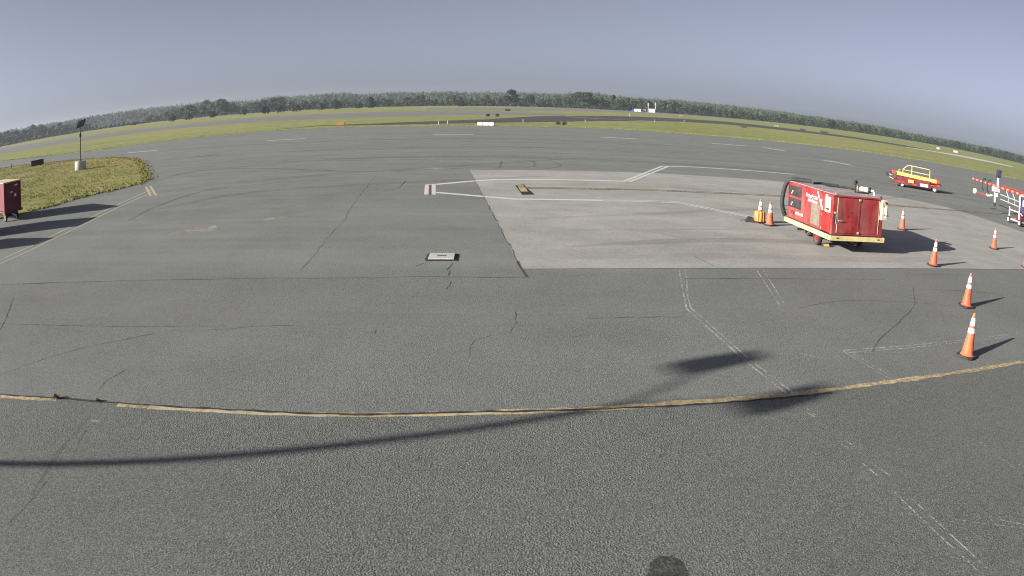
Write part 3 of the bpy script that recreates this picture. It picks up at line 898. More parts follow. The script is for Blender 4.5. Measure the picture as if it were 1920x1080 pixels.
# dark windows of the radiator end, with slats behind
for z0, z1 in ((0.785, 1.055), (1.115, 1.405)):
    w_ = lpanel('radiator_opening', 2.02, 2.90, z0, z1, 'dark', -0.05, 0.01, 0)
    for i in range(7):
        z = z0 + 0.02 + i * (z1 - z0 - 0.04) / 6
        MB().box(X0 + 0.035, X0 + 0.05, 2.03, 2.89, z - 0.006, z + 0.006).build('slat', 'maroon', w_)
    MB().box(X0 + 0.02, X0 + 0.035, 2.72, 2.76, z0 + 0.05, z0 + 0.09).build('valve', 'white', w_)
    MB().box(X0 + 0.02, X0 + 0.035, 2.66, 2.70, z0 + 0.11, z0 + 0.15).build('valve', 'white', w_)
gr = lpanel('air_grille', 0.845, 1.395, 0.54, 1.09, 'mesh', -0.012, 0.012, 0)
for i in range(14):
    z = 0.555 + i * 0.0395
    MB().box(X0 + 0.004, X0 + 0.013, 0.85, 1.39, z, z + 0.012).build('louvre', 'mesh', gr)
ga = lpanel('gauge_panel', 0.22, 0.54, 1.00, 1.41, 'cream', 0.004, 0.02)
for i, (yy, zz, rr) in enumerate(((0.44, 1.33, 0.042), (0.32, 1.33, 0.042), (0.44, 1.21, 0.04), (0.32, 1.21, 0.04), (0.45, 1.09, 0.026), (0.38, 1.09, 0.026), (0.31, 1.09, 0.026))):
    g_ = MB().lathe([(rr, 0.0), (rr, -0.012), (rr * 0.86, -0.016), (0.002, -0.016)], 16, c=(X0 - 0.004, yy, zz), axis='x').build('gauge', 'steel' if i < 4 else 'black', ga, smooth=True)
MB().box(X0 - 0.012, X0, 0.40, 0.48, 1.42, 1.45).build('marker_plate', 'white', gp)
# lettering and emblem on the side
text('lettering', 'American', 0.175, 'white', gp, on_left(X0 - 0.0155, 1.72, 1.225), 0.74)
text('lettering', 'Airlines', 0.16, 'white', gp, on_left(X0 - 0.004, 1.60, 1.105), 0.60)
for i, dg_ in enumerate('108458'):
    text('fleet_digit', dg_, 0.115, 'white', gp, on_left(X0 - 0.004, 2.34 - i * 0.084, 0.625), 0.045 if dg_ == '1' else 0.072)
def lpoly(name, yz, off, mat):
    mb = MB()
    n = len(yz)
    mb.v = [(X0 - off, y, z) for y, z in yz] + [(X0 - off + 0.003, y, z) for y, z in yz]
    mb.f = [tuple(range(n)), tuple(reversed(range(n, 2 * n)))] + [(i, n + i, n + (i + 1) % n, (i + 1) % n) for i in range(n)]
    return mb.build(name, mat, gp)
lpoly('tail_stripe', [(1.02, 1.455), (0.955, 1.455), (0.83, 1.285), (0.905, 1.285)], 0.0165, 'white')
lpoly('tail_stripe', [(0.90, 1.275), (0.70, 1.275), (0.74, 1.235), (0.77, 1.225), (0.63, 1.02), (0.72, 1.02)], 0.0085, 'white')
for a, b in (((2.69, 0.60), (2.69, 0.72)), ((2.68, 0.72), (2.56, 0.60)), ((2.56, 0.72), (2.68, 0.60)), ((2.47, 0.60), (2.47, 0.72)), ((2.56, 0.72), (2.47, 0.60))):
    dy, dz = b[0] - a[0], b[1] - a[1]
    ll = math.hypot(dy, dz)
    ny, nz = -dz / ll * 0.009, dy / ll * 0.009
    lpoly('emblem_stroke', [(a[0] - ny, a[1] - nz), (a[0] + ny, a[1] + nz), (b[0] + ny, b[1] + nz), (b[0] - ny, b[1] - nz)], 0.003 + rnd.uniform(0.0005, 0.002), 'dark')
# front end: frame, two doors
fpanel('front_panel', X0 + 0.031, 0.20, ZB, ZT - 0.05, 'red', -0.003)
fpanel('front_panel', 0.20, 1.60, 1.445, ZT - 0.05, 'red', -0.004)
fpanel('front_panel', 0.20, 1.60, ZB, 0.52, 'red', -0.004)
fpanel('front_panel', 1.60, X1, ZB, ZT - 0.05, 'red', -0.003)
d1 = fpanel('door', 0.207, 0.915, 0.527, 1.438, 'red', 0.008)
d2 = fpanel('door', 0.927, 1.593, 0.527, 1.438, 'red', 0.004)
MB().tube([(0.235, Y0 - 0.012, 0.845), (0.235, Y0 - 0.045, 0.845), (0.345, Y0 - 0.05, 0.845)], 0.011, 8).build('handle', 'steel', d1, smooth=True)
MB().lathe([(0.022, 0), (0.022, -0.006), (0.002, -0.006)], 12, c=(0.67, Y0 - 0.008, 1.07), axis='y').build('lock', 'dark', d1)
MB().box(0.52, 0.78, Y0 - 0.0105, Y0 - 0.008, 0.85, 0.92).build('door_plate', 'red_bright', d1)
MB().box(0.885, 0.945, Y0 - 0.028, Y0 - 0.006, 1.385, 1.44).build('latch', 'steel', d1)
MB().box(0.885, 0.945, Y0 - 0.028, Y0 - 0.006, 0.52, 0.575).build('latch', 'steel', d1)
for xx in (0.905, 0.932):
    MB().box(xx - 0.004, xx + 0.004, Y0 - 0.014, Y0 - 0.005, 0.58, 1.38).build('door_trim', 'red', d2)
MB().box(1.594, 1.602, Y0 - 0.012, Y0, 0.53, 1.43).build('door_trim', 'cream', gp)
MB().box(0.198, 0.206, Y0 - 0.012, Y0 + 0.005, 0.53, 1.43).build('door_trim', 'cream', gp)
MB().box(0.105, 0.155, Y0 - 0.006, Y0 + 0.01, 0.79, 1.01).build('vent_slot', 'dark', gp)
MB().box(0.155, 0.168, Y0 - 0.02, Y0 + 0.01, 0.77, 1.02).build('vent_trim', 'steel', gp)
MB().box(0.085, 0.175, Y0 - 0.02, Y0 + 0.01, 1.045, 1.065).build('bracket', 'cream', gp)
MB().box(0.115, 0.155, Y0 - 0.025, Y0 + 0.01, 1.012, 1.043).build('bracket', 'steel', gp)
# other two sides
MB().box(X1 - 0.03, X1, Y0 + 0.035, Y1, ZB, ZT - 0.05).build('side_panel', 'red', gp, bevel=0.004)
MB().box(X0 + 0.03, X1 - 0.031, Y1 - 0.03, Y1, ZB, ZT - 0.05).build('rear_panel', 'red', gp, bevel=0.004)
# roof sheet with lip
rf = MB().box(X0 - 0.015, X1 + 0.015, Y0 - 0.015, Y1 + 0.015, ZT - 0.048, ZT - 0.01).build('roof', 'red', gp, bevel=0.006)
MB().box(X0 + 0.02, X1 - 0.02, Y0 + 0.03, Y1 - 0.03, ZT - 0.012, ZT + 0.004).build('roof_sheet', 'roof', rf, bevel=0.003)
for yy in (1.05, 2.0):
    MB().box(X0 + 0.02, X1 - 0.02, yy, yy + 0.03, ZT + 0.003, ZT + 0.02).build('roof_rib', 'roof', rf)
MB().lathe([(0.035, 0), (0.035, 0.035), (0.02, 0.05), (0.002, 0.05)], 12, c=(0.15, 0.12, ZT - 0.01)).build('marker_lamp', 'sign_orange', rf, smooth=True)
MB().lathe([(0.035, 0), (0.035, 0.035), (0.02, 0.05), (0.002, 0.05)], 12, c=(1.68, 0.12, ZT - 0.01)).build('marker_lamp', 'dark', rf, smooth=True)
ex_ = MB().tube([(1.24, 0.9, ZT), (1.24, 0.9, ZT + 0.27)], 0.028, 10).build('exhaust_stack', 'black', gp, smooth=True)
MB().tube([(1.19, 0.88, ZT + 0.275), (1.29, 0.92, ZT + 0.30)], 0.05, 10).build('rain_flap', 'black', ex_, smooth=True)
mf = MB().tube([(1.40, 1.02, ZT + 0.12), (1.62, 0.72, ZT + 0.12)], 0.072, 14).build('muffler', 'cream', gp, smooth=True)
MB().tube([(1.61, 0.735, ZT + 0.12), (1.645, 0.685, ZT + 0.12)], 0.082, 14).build('muffler_end', 'black', mf, smooth=True)
MB().tube([(1.66, 0.66, ZT + 0.12), (1.70, 0.60, ZT + 0.12), (1.72, 0.57, ZT + 0.07), (1.725, 0.56, ZT)], 0.032, 10).build('outlet_pipe', 'cream', mf, smooth=True)
MB().box(1.25, 1.66, 0.78, 0.86, ZT + 0.003, ZT + 0.045).build('muffler_bracket', 'black', gp)
def arc_hose(name, pts, r, mat='black'):
    P = []
    for i in range(len(pts) - 1):
        a, b = Vector(pts[i]), Vector(pts[i + 1])
        p0 = Vector(pts[i - 1]) if i else a + (a - b)
        p3 = Vector(pts[i + 2]) if i + 2 < len(pts) else b + (b - a)
        for j in range(6):
            t = j / 6
            P.append(0.5 * ((2 * a) + (b - p0) * t + (2 * p0 - 5 * a + 4 * b - p3) * t * t + (3 * a - p0 - 3 * b + p3) * t ** 3))
    P.append(Vector(pts[-1]))
    return MB().tube(P, r, 10).build(name, mat, gp, smooth=True)
arc_hose('hose', [(0.62, 2.55, ZT + 0.045), (0.35, 2.75, ZT + 0.055), (0.14, 2.90, ZT + 0.04), (0.0, 2.99, ZT - 0.10), (-0.075, 3.02, 1.10), (-0.09, 3.02, 0.82), (-0.04, 3.00, 0.62), (0.02, 2.985, 0.48)], 0.066)
arc_hose('hose', [(0.55, 2.30, ZT + 0.035), (0.95, 2.45, ZT + 0.04), (1.35, 2.25, ZT + 0.035), (1.40, 2.20, ZT + 0.03)], 0.032)
arc_hose('hose', [(0.75, 2.05, ZT + 0.035), (1.1, 1.95, ZT + 0.04), (1.5, 1.75, ZT + 0.03), (1.55, 1.55, ZT + 0.03)], 0.032)
for z in (0.56, 0.66, 0.76):
    MB().box(-0.11, 0.05, 2.955, 2.975, z, z + 0.018).build('hose_hook', 'black', gp)
# cream tank cabinet on the right front corner
tk = MB().box(1.62, 1.84, -0.06, 0.055, 0.935, 1.38).build('tank_cabinet', 'cream', gp, bevel=0.02)
MB().lathe([(0.105, -0.06), (0.105, 0.05)], 18, c=(1.73, 0.0, 1.38), axis='y').build('tank_cap', 'cream', tk, smooth=True)
MB().lathe([(0.035, 0.0), (0.035, -0.035), (0.02, -0.045), (0.002, -0.045)], 14, c=(1.755, -0.06, 1.405), axis='y').build('tank_knob', 'black', tk, smooth=True)
MB().tube([(1.765, -0.085, 1.02), (1.765, -0.085, 1.33)], 0.03, 10).build('bottle', 'white', tk, smooth=True)
MB().box(1.70, 1.845, -0.122, -0.058, 1.065, 1.085).build('strap', 'dark', tk)
# bumper frame
bm = MB().box(0, 0.045, 0.0, L, 0.33, 0.455).build('bumper_rail', 'bumper', gp, bevel=0.006)
b2 = MB().box(0.0465, W - 0.0465, 0.0, 0.045, 0.331, 0.454).build('bumper_rail', 'bumper', gp, bevel=0.006)
MB().box(W - 0.045, W, 0.0, L, 0.33, 0.455).build('bumper_rail', 'bumper', gp, bevel=0.006)
MB().box(0.0465, W - 0.0465, L - 0.045, L, 0.331, 0.454).build('bumper_rail', 'bumper', gp, bevel=0.006)
for xx in (0.20, 1.58):
    MB().box(xx, xx + 0.09, -0.003, 0.01, 0.385, 0.415).build('tail_light', 'maroon', b2)
MB().box(1.70, 1.74, -0.003, 0.01, 0.392, 0.41).build('reflector', 'sign_orange', b2)
for yy in (0.12, 2.82):
    MB().box(-0.003, 0.01, yy, yy + 0.09, 0.39, 0.415).build('side_light', 'maroon', bm)
for i, (xx, yy) in enumerate(((0.03, 0.03), (0.09, 0.03))):
    MB().box(0.06, 0.10, -0.0025, 0.01, 0.345 + i * 0.05, 0.36 + i * 0.05).build('bolt', 'steel', b2)
MB().box(0.06, W - 0.06, 0.06, L - 0.06, 0.36, 0.46).build('deck', 'dark', gp)
# running gear
for yy in (1.12, 2.45):
    wi = 0.22 if yy < 2 else 0.62
    MB().tube([(0.2, yy, 0.19), (W - 0.2, yy, 0.19)], 0.035, 8).build('axle', 'dark', gp, smooth=True)
    MB().box(0.35, W - 0.35, yy - 0.12, yy + 0.12, 0.22, 0.365).build('axle_mount', 'dark', gp)
    for xx in (wi, W - wi):
        wheel(gp, (xx, yy, 0.185), 0.185, 0.13, 'red_bright')
MB().tube([(0.92, 0.9, 0.22), (0.92, 0.35, 0.16), (0.92, 0.10, 0.24)], 0.035, 8).build('tow_eye', 'dark', gp, smooth=True)
yc = empty('wheel_chock', (8.22, 17.66, 0.012), R(6))
MB().hexa([(-0.02, -0.06, 0), (0.22, -0.06, 0), (0.22, 0.06, 0), (-0.02, 0.06, 0)], [(0.0, -0.03, 0.09), (0.20, -0.03, 0.09), (0.20, 0.03, 0.09), (0.0, 0.03, 0.09)]).build('chock_block', 'black', yc, bevel=0.006)
MB().hexa([(0.0, -0.0585, 0.012), (0.20, -0.0585, 0.012), (0.20, -0.058, 0.012), (0.0, -0.058, 0.012)], [(0.01, -0.036, 0.08), (0.19, -0.036, 0.08), (0.19, -0.033, 0.08), (0.01, -0.033, 0.08)]).build('yellow_face', 'yellow', yc)
tag(yc, 'black and yellow wheel chock under the red cart by its front wheel', 'wheel chock')

# ------------------------------------------------------------------ belt loader behind the pad
bl = empty('belt_loader', (27.55, 39.35, 0.004), R(151.3))
tag(bl, 'low red and yellow belt loader with a cream hoop rail, parked beyond the pad', 'belt loader')
# local x runs from the rear (right in the photograph) to the nose, local +y faces the camera
LB = 4.1
ch = MB()
ch.hexa([(0.35, -0.65, 0.26), (3.75, -0.65, 0.24), (3.75, 0.65, 0.24), (0.35, 0.65, 0.26)], [(0.35, -0.65, 0.48), (3.9, -0.65, 0.42), (3.9, 0.65, 0.42), (0.35, 0.65, 0.48)])
ch = ch.build('chassis', 'maroon', bl, bevel=0.02)
MB().box(2.6, 3.5, 0.652, 0.68, 0.25, 0.40).build('side_skirt', 'red', bl, bevel=0.005)
MB().box(1.9, 2.6, 0.652, 0.70, 0.22, 0.34).build('step', 'red', bl, bevel=0.005)
MB().box(2.15, 2.58, 0.653, 0.74, 0.36, 0.56).build('control_box', 'yellow', bl, bevel=0.015)
MB().box(1.05, 1.65, 0.653, 0.73, 0.24, 0.44).build('fuel_tank', 'cream', bl, bevel=0.02)
MB().box(0.9, 3.4, -0.5, 0.5, 0.42, 0.66).build('engine_bay', 'maroon', bl, bevel=0.02)
# boom: two yellow side rails, belt, end rollers
for sy in (-1, 1):
    MB().hexa([(0.30, sy * 0.46 - 0.03, 0.60), (3.55, sy * 0.46 - 0.03, 0.74), (3.55, sy * 0.46 + 0.03, 0.74), (0.30, sy * 0.46 + 0.03, 0.60)],
              [(0.30, sy * 0.46 - 0.03, 0.78), (3.55, sy * 0.46 - 0.03, 0.94), (3.55, sy * 0.46 + 0.03, 0.94), (0.30, sy * 0.46 + 0.03, 0.78)]).build('boom_rail', 'yellow', bl, bevel=0.006)
MB().hexa([(0.2, -0.42, 0.66), (3.75, -0.42, 0.81), (3.75, 0.42, 0.81), (0.2, 0.42, 0.66)], [(0.2, -0.42, 0.70), (3.75, -0.42, 0.85), (3.75, 0.42, 0.85), (0.2, 0.42, 0.70)]).build('belt', 'black', bl)
MB().hexa([(0.7, -0.4, 0.5), (3.4, -0.4, 0.6), (3.4, 0.4, 0.6), (0.7, 0.4, 0.5)], [(0.7, -0.4, 0.65), (3.4, -0.4, 0.78), (3.4, 0.4, 0.78), (0.7, 0.4, 0.65)]).build('boom_frame', 'maroon', bl)
for sy in (-1, 1):
    MB().box(0.18, 0.42, sy * 0.53 - 0.05, sy * 0.53 + 0.05, 0.62, 0.86).build('end_bracket', 'redorange', bl, bevel=0.02)
    MB().box(3.48, 3.78, sy * 0.53 - 0.05, sy * 0.53 + 0.05, 0.76, 0.98).build('end_bracket', 'redorange', bl, bevel=0.03)
MB().tube([(3.85, -0.5, 0.80), (3.85, 0.5, 0.80)], 0.07, 12).build('nose_roller', 'black', bl, smooth=True)
MB().tube([(4.1, -0.45, 0.66), (4.1, 0.45, 0.66)], 0.10, 12).build('nose_bumper', 'black', bl, smooth=True)
for sy in (-0.35, 0.35):
    MB().tube([(3.7, sy, 0.70), (4.1, sy, 0.66)], 0.035, 8).build('bumper_arm', 'steel', bl, smooth=True)
    MB().tube([(3.4, sy, 0.34), (3.95, sy, 0.52)], 0.03, 8).build('push_rod', 'cream', bl, smooth=True)
MB().tube([(0.06, -0.45, 0.48), (0.06, 0.5, 0.48)], 0.07, 12).build('rear_bumper', 'black', bl, smooth=True)
for sy in (-0.3, 0.3):
    MB().box(0.06, 0.40, sy - 0.04, sy + 0.04, 0.42, 0.52).build('bumper_arm', 'redorange', bl)
MB().hexa([(0.25, 0.45, 0.40), (0.85, 0.45, 0.40), (0.85, 0.70, 0.40), (0.25, 0.70, 0.40)], [(0.32, 0.45, 0.47), (0.80, 0.45, 0.47), (0.80, 0.70, 0.47), (0.32, 0.70, 0.47)]).build('fender', 'redorange', bl, bevel=0.01)
# cream hoop rail on the near side
hr = MB()
yy = 0.47
hr.tube([(0.95, yy, 0.70), (0.95, yy, 1.33), (1.02, yy, 1.41), (2.55, yy, 1.46), (2.64, yy, 1.44), (2.98, yy, 1.16), (2.98, yy, 0.84)], 0.027, 8)
hr.build('hand_rail', 'bumper', bl, smooth=True)
MB().tube([(0.95, yy, 1.05), (2.98, yy, 1.13)], 0.022, 8).build('mid_rail', 'bumper', bl, smooth=True)
MB().tube([(2.32, yy, 0.80), (2.32, yy, 1.45)], 0.027, 8).build('rail_post', 'bumper', bl, smooth=True)
MB().tube([(3.18, yy, 0.84), (3.30, yy, 1.02), (3.26, yy, 1.10), (3.18, yy, 1.08)], 0.022, 8).build('grab_handle', 'bumper', bl, smooth=True)
for x, y, r in ((0.55, 0.56, 0.20), (0.55, -0.56, 0.20), (3.0, 0.50, 0.17), (3.0, -0.50, 0.17)):
    wheel(bl, (x, y, r), r, 0.14, 'white', axis='y')

# ------------------------------------------------------------------ tow bar on a white wheeled frame, right edge
wf = empty('wheeled_frame', (24.66, 26.55, 0.010), R(88.5))
tag(wf, 'white tubular wheeled frame with violet side panel at the right edge of the picture', 'cart')
# local x runs away from the camera, local y to the left
for x, y in ((0.0, 0.0), (1.12, 0.0), (0.0, -0.95), (1.12, -0.95)):
    wheel(wf, (x, y, 0.165), 0.165, 0.10, 'cream', axis='y')
for y in (-0.06, -0.89):
    MB().box(-0.12, 1.26, y - 0.03, y + 0.03, 0.17, 0.24).build('base_rail', 'steel', wf, bevel=0.005)
for x in (-0.05, 1.18):
    MB().box(x - 0.03, x + 0.03, -0.86, -0.09, 0.175, 0.235).build('base_rail', 'steel', wf, bevel=0.005)
MB().tube([(0.15, -0.06, 0.22), (0.15, -0.06, 1.55)], 0.045, 8).build('post', 'white', wf, smooth=True)
MB().tube([(0.15, -0.89, 0.22), (0.15, -0.89, 1.55)], 0.045, 8).build('post', 'white', wf, smooth=True)
MB().tube([(1.15, -0.06, 0.22), (1.15, -0.06, 0.80)], 0.035, 8).build('post', 'white', wf, smooth=True)
MB().tube([(1.15, -0.06, 0.66), (0.15, -0.06, 0.66)], 0.03, 8).build('cross_rail', 'white', wf, smooth=True)
MB().tube([(0.15, -0.06, 1.50), (0.15, -0.89, 1.50)], 0.035, 8).build('cross_rail', 'white', wf, smooth=True)
MB().tube([(0.15, -0.08, 0.66), (0.0, -0.80, 0.22)], 0.025, 8).build('brace', 'white', wf, smooth=True)
MB().box(0.165, 0.185, -0.86, -0.12, 0.62, 1.42).build('side_panel', 'purple', wf, bevel=0.004)
pp = MB().box(0.135, 0.15, -0.80, -0.30, 0.98, 1.30).build('label_plate', 'white', wf)
for i in range(6):
    MB().box(0.130, 0.1345, -0.78, -0.32, 1.01 + i * 0.045, 1.03 + i * 0.045).build('plate_slat', 'steel', pp)
MB().box(0.0, 0.55, -0.85, -0.12, 0.24, 0.52).build('tool_box', 'maroon', wf, bevel=0.01)
MB().box(-0.10, 0.05, -0.80, -0.12, 0.09, 0.17).build('deck_edge', 'navy', wf)

tbx0, tbx1 = Vector((25.25, 26.75, 1.53)), Vector((27.5, 35.2, 1.50))
tb_dir = (tbx1 - tbx0)
tb_len = tb_dir.length
tb = empty('tow_bar', (tbx0.x, tbx0.y, 0.0), math.atan2(tb_dir.y, tbx0.x * 0 + tb_dir.x))
tag(tb, 'long red tow bar with painted pinkish highlight stripes, black hooks and white mast', 'tow bar')
MB().tube([(-1.5, 0, 1.53), (tb_len * 0.5, 0, 1.515), (tb_len, 0, 1.50)], 0.07, 10).build('bar_tube', 'stripes', tb, smooth=True)
MB().tube([(-1.2, -0.35, 1.62), (4.0, -0.30, 1.64)], 0.04, 8).build('safety_bar', 'redorange', tb, smooth=True)
for x in (5.5, 6.35):
    MB().tube([(x, -0.02, 1.68), (x, 0.12, 1.74), (x, 0.25, 1.66), (x, 0.28, 1.40), (x, 0.26, 1.12), (x, 0.14, 1.04)], 0.045, 8).build('hook', 'black', tb, smooth=True)
MX = 4.36
ms = MB().tube([(MX, 0.0, 0.95), (MX, -0.04, 2.05)], 0.075, 8).build('mast', 'white', tb, smooth=True)
MB().hexa([(MX - 0.13, -0.16, 2.02), (MX + 0.13, -0.16, 2.02), (MX + 0.13, 0.10, 2.02), (MX - 0.13, 0.10, 2.02)], [(MX - 0.13, -0.24, 2.46), (MX + 0.13, -0.24, 2.46), (MX + 0.13, 0.04, 2.46), (MX - 0.13, 0.04, 2.46)]).build('mast_head', 'navy', ms, bevel=0.02)
MB().tube([(MX, -0.22, 2.05), (MX, -0.28, 2.40)], 0.03, 6).build('mast_rail', 'cream', ms, smooth=True)
MB().box(MX - 0.20, MX + 0.20, -0.15, 0.35, 1.20, 1.50).build('pivot_block', 'steel', tb, bevel=0.03)
MB().tube([(MX, 0.18, 1.25), (MX, 0.14, 0.62)], 0.06, 8).build('castor_leg', 'white', tb, smooth=True)
MB().lathe([(0.02, -0.04), (0.12, -0.04), (0.12, 0.04), (0.02, 0.04)], 16, c=(MX, 0.14, 0.52), axis='y').build('castor_wheel', 'black', tb, smooth=True)
for yy, z in ((-0.25, 1.12), (-0.25, 0.86)):
    MB().tube([(MX - 0.1, yy, z), (0.4, yy, z - 0.02)], 0.032, 6).build('frame_rail', 'steel', tb, smooth=True)
for x in (1.0, 2.0, 3.0):
    MB().tube([(x, -0.25, 1.13), (x, -0.25, 0.85)], 0.022, 6).build('frame_upright', 'steel', tb, smooth=True)
    MB().tube([(x, -0.25, 1.12), (x, 0.0, 1.52)], 0.022, 6).build('frame_upright', 'white', tb, smooth=True)
MB().tube([(MX + 0.1, 0.15, 0.95), (MX + 0.7, 0.55, 0.88), (MX + 1.3, 0.95, 0.92)], 0.03, 6).build('marker_rod', 'redorange', tb, smooth=True)
MB().lathe([(0.01, -0.17), (0.09, -0.145), (0.15, -0.08), (0.17, 0.0), (0.15, 0.08), (0.09, 0.145), (0.01, 0.17)], 16, c=(MX + 1.45, 1.05, 0.95)).build('marker_ball', 'cream', tb, smooth=True)
MB().tube([(MX, 0.35, 0.98), (MX + 0.25, 0.62, 0.90), (MX + 0.3, 0.70, 0.98)], 0.045, 6).build('hitch', 'white', tb, smooth=True)

# ------------------------------------------------------------------ red trailers, left edge
def make_trailer(width):
    e = empty('baggage_trailer', (0, 0, 0))
    w, l = width, 2.7
    MB().box(0.0, w, 0.0, l, 0.36, 0.44).build('bed', 'maroon', e, bevel=0.01)
    MB().box(0.02, w - 0.02, 0.03, 0.06, 0.44, 1.57).build('end_wall', 'maroon', e)
    MB().box(0.02, w - 0.02, l - 0.06, l - 0.03, 0.44, 1.57).build('end_wall', 'maroon', e)
    for x in (0.0, w - 0.05):
        for y in (0.0, l - 0.05):
            MB().box(x, x + 0.05, y, y + 0.05, 0.44, 1.58).build('corner_post', 'redorange' if x == 0 else 'maroon', e, bevel=0.005)  # left posts red-orange: the sunlit stripe is put into their colour
    MB().box(0.012, 0.03, 0.08, 1.3, 0.46, 1.56).build('side_curtain', 'maroon', e, bevel=0.004)
    MB().box(0.012, 0.03, 1.32, l - 0.08, 0.46, 1.56).build('side_curtain', 'maroon', e, bevel=0.004)
    MB().box(w - 0.03, w - 0.012, 0.08, l - 0.08, 0.46, 1.56).build('side_curtain', 'maroon', e, bevel=0.004)
    MB().box(-0.03, w + 0.03, -0.03, l + 0.03, 1.58, 1.63).build('roof', 'cream', e, bevel=0.012)  # cream on a maroon body: the lit top edge painted as colour
    MB().box(w - 0.02, w + 0.05, -0.05, 0.01, 0.38, 0.46).build('corner_bumper', 'dark', e)
    for x, z, a, b in ((0.74, 1.42, 0.18, 0.05), (0.46, 1.16, 0.16, 0.05), (0.68, 0.98, 0.11, 0.11)):
        MB().box(x * w - a / 2, x * w + a / 2, 0.025, 0.03, z, z + b).build('sticker', 'white', e)
    for x in (0.16, w - 0.16):
        for y in (0.30, l - 0.4):
            wheel(e, (x, y, 0.17), 0.17, 0.10, 'cream')
    for y in (0.30, l - 0.4):
        MB().tube([(0.1, y, 0.17), (w - 0.1, y, 0.17)], 0.03, 8).build('axle', 'steel', e, smooth=True)
        MB().box(0.2, w - 0.2, y - 0.1, y + 0.1, 0.2, 0.37).build('axle_mount', 'dark', e)
    MB().tube([(w / 2, 0.25, 0.30), (w / 2, -0.35, 0.26)], 0.03, 8).build('draw_bar', 'cream', e, smooth=True)
    return e
GT = 'red baggage trailers parked in a row at the left'
for (p1, p2, lab) in (((-20.26, 21.56), (-19.81, 22.43), 'maroon baggage trailer standing beside the grass island at the left edge'),
                      ((-19.02, 17.96), (-19.29, 19.77), 'second maroon trailer of the left row, only its shadow in view'),
                      ((-18.78, 14.91), (-18.70, 15.95), 'third maroon trailer of the left row, nearest the camera, only its shadow in view')):
    d = Vector(p2) - Vector(p1)
    e = make_trailer(d.length)
    e.location = (p1[0], p1[1], 0.004)
    e.rotation_euler = (0, 0, math.atan2(d.y, d.x))
    tag(e, lab, 'trailer', GT)

# ------------------------------------------------------------------ solar light on the island
so = empty('solar_light', (-33.62, 46.94, 0.03), R(36))
MB().lathe([(0.50, 0.0), (0.52, 0.03), (0.52, 0.66), (0.49, 0.70), (0.04, 0.70)], 28).build('concrete_base', 'concrete', so, smooth=True)
MB().tube([(0, 0, 0.68), (0, 0, 3.45)], 0.055, 10).build('pole', 'pole', so, smooth=True)
MB().box(-0.18, 0.18, -0.18, 0.18, 0.70, 0.72).build('foot_plate', 'pole', so)
sp = MB().hexa([(-0.45, -0.30, 3.30), (0.25, -0.30, 3.42), (0.50, 0.32, 3.98), (-0.22, 0.32, 3.84)], [(-0.45, -0.33, 3.33), (0.25, -0.33, 3.45), (0.50, 0.29, 4.01), (-0.22, 0.29, 3.87)]).build('solar_panel', 'panel', so)
MB().hexa([(-0.47, -0.32, 3.29), (0.27, -0.32, 3.41), (0.52, 0.34, 3.99), (-0.24, 0.34, 3.85)], [(-0.47, -0.33, 3.31), (0.27, -0.33, 3.43), (0.52, 0.33, 4.01), (-0.24, 0.33, 3.87)]).build('panel_frame', 'steel', sp)
MB().tube([(0, 0, 3.40), (0.02, 0.05, 3.66)], 0.04, 8).build('bracket', 'pole', so, smooth=True)
MB().box(-0.09, 0.09, -0.10, 0.02, 2.6, 2.85).build('battery_box', 'pole', so)
tag(so, 'solar panel on a dark pole set in a round concrete base on the grass island', 'solar light')

# ------------------------------------------------------------------ floodlight mast left of the camera (its shadow crosses the foreground)
sd = Vector((math.sin(R(SUN_AZ)), math.cos(R(SUN_AZ)), 0))
PH = 7.6
k_ = 1.0 / math.tan(R(SUN_EL))
base = Vector((1.34, 7.54, 0)) - sd * (PH * k_)
lm = empty('floodlight_mast', (base.x, base.y, 0.012), math.atan2(sd.y, sd.x))
MB().lathe([(0.30, 0), (0.30, 0.55), (0.27, 0.6), (0.01, 0.6)], 20).build('footing', 'concrete', lm, smooth=True)
MB().tube([(0, 0, 0.55), (0, 0, PH)], 0.108, 14, 0.065).build('pole', 'steel', lm, smooth=True)
for sy in (-1, 1):
    MB().tube([(0, 0, PH - 0.05), (0, sy * 0.25, PH + 0.22), (0, sy * 0.62, PH + 0.55)], 0.03, 8).build('arm', 'steel', lm, smooth=True)
    h_ = MB().hexa([(-0.22, sy * 0.72 - 0.26, PH + 0.50), (0.24, sy * 0.72 - 0.26, PH + 0.42), (0.24, sy * 0.72 + 0.26, PH + 0.42), (-0.22, sy * 0.72 + 0.26, PH + 0.50)],
                   [(-0.22, sy * 0.72 - 0.20, PH + 0.86), (0.20, sy * 0.72 - 0.20, PH + 0.80), (0.20, sy * 0.72 + 0.20, PH + 0.80), (-0.22, sy * 0.72 + 0.20, PH + 0.86)]).build('lamp_head', 'steel', lm, bevel=0.04)
    MB().box(-0.18, 0.20, sy * 0.72 - 0.22, sy * 0.72 + 0.22, PH + 0.395, PH + 0.415).build('lens', 'glass', h_)
tag(lm, 'tall twin-headed floodlight mast left of the frame, only its long shadow in view', 'light mast')

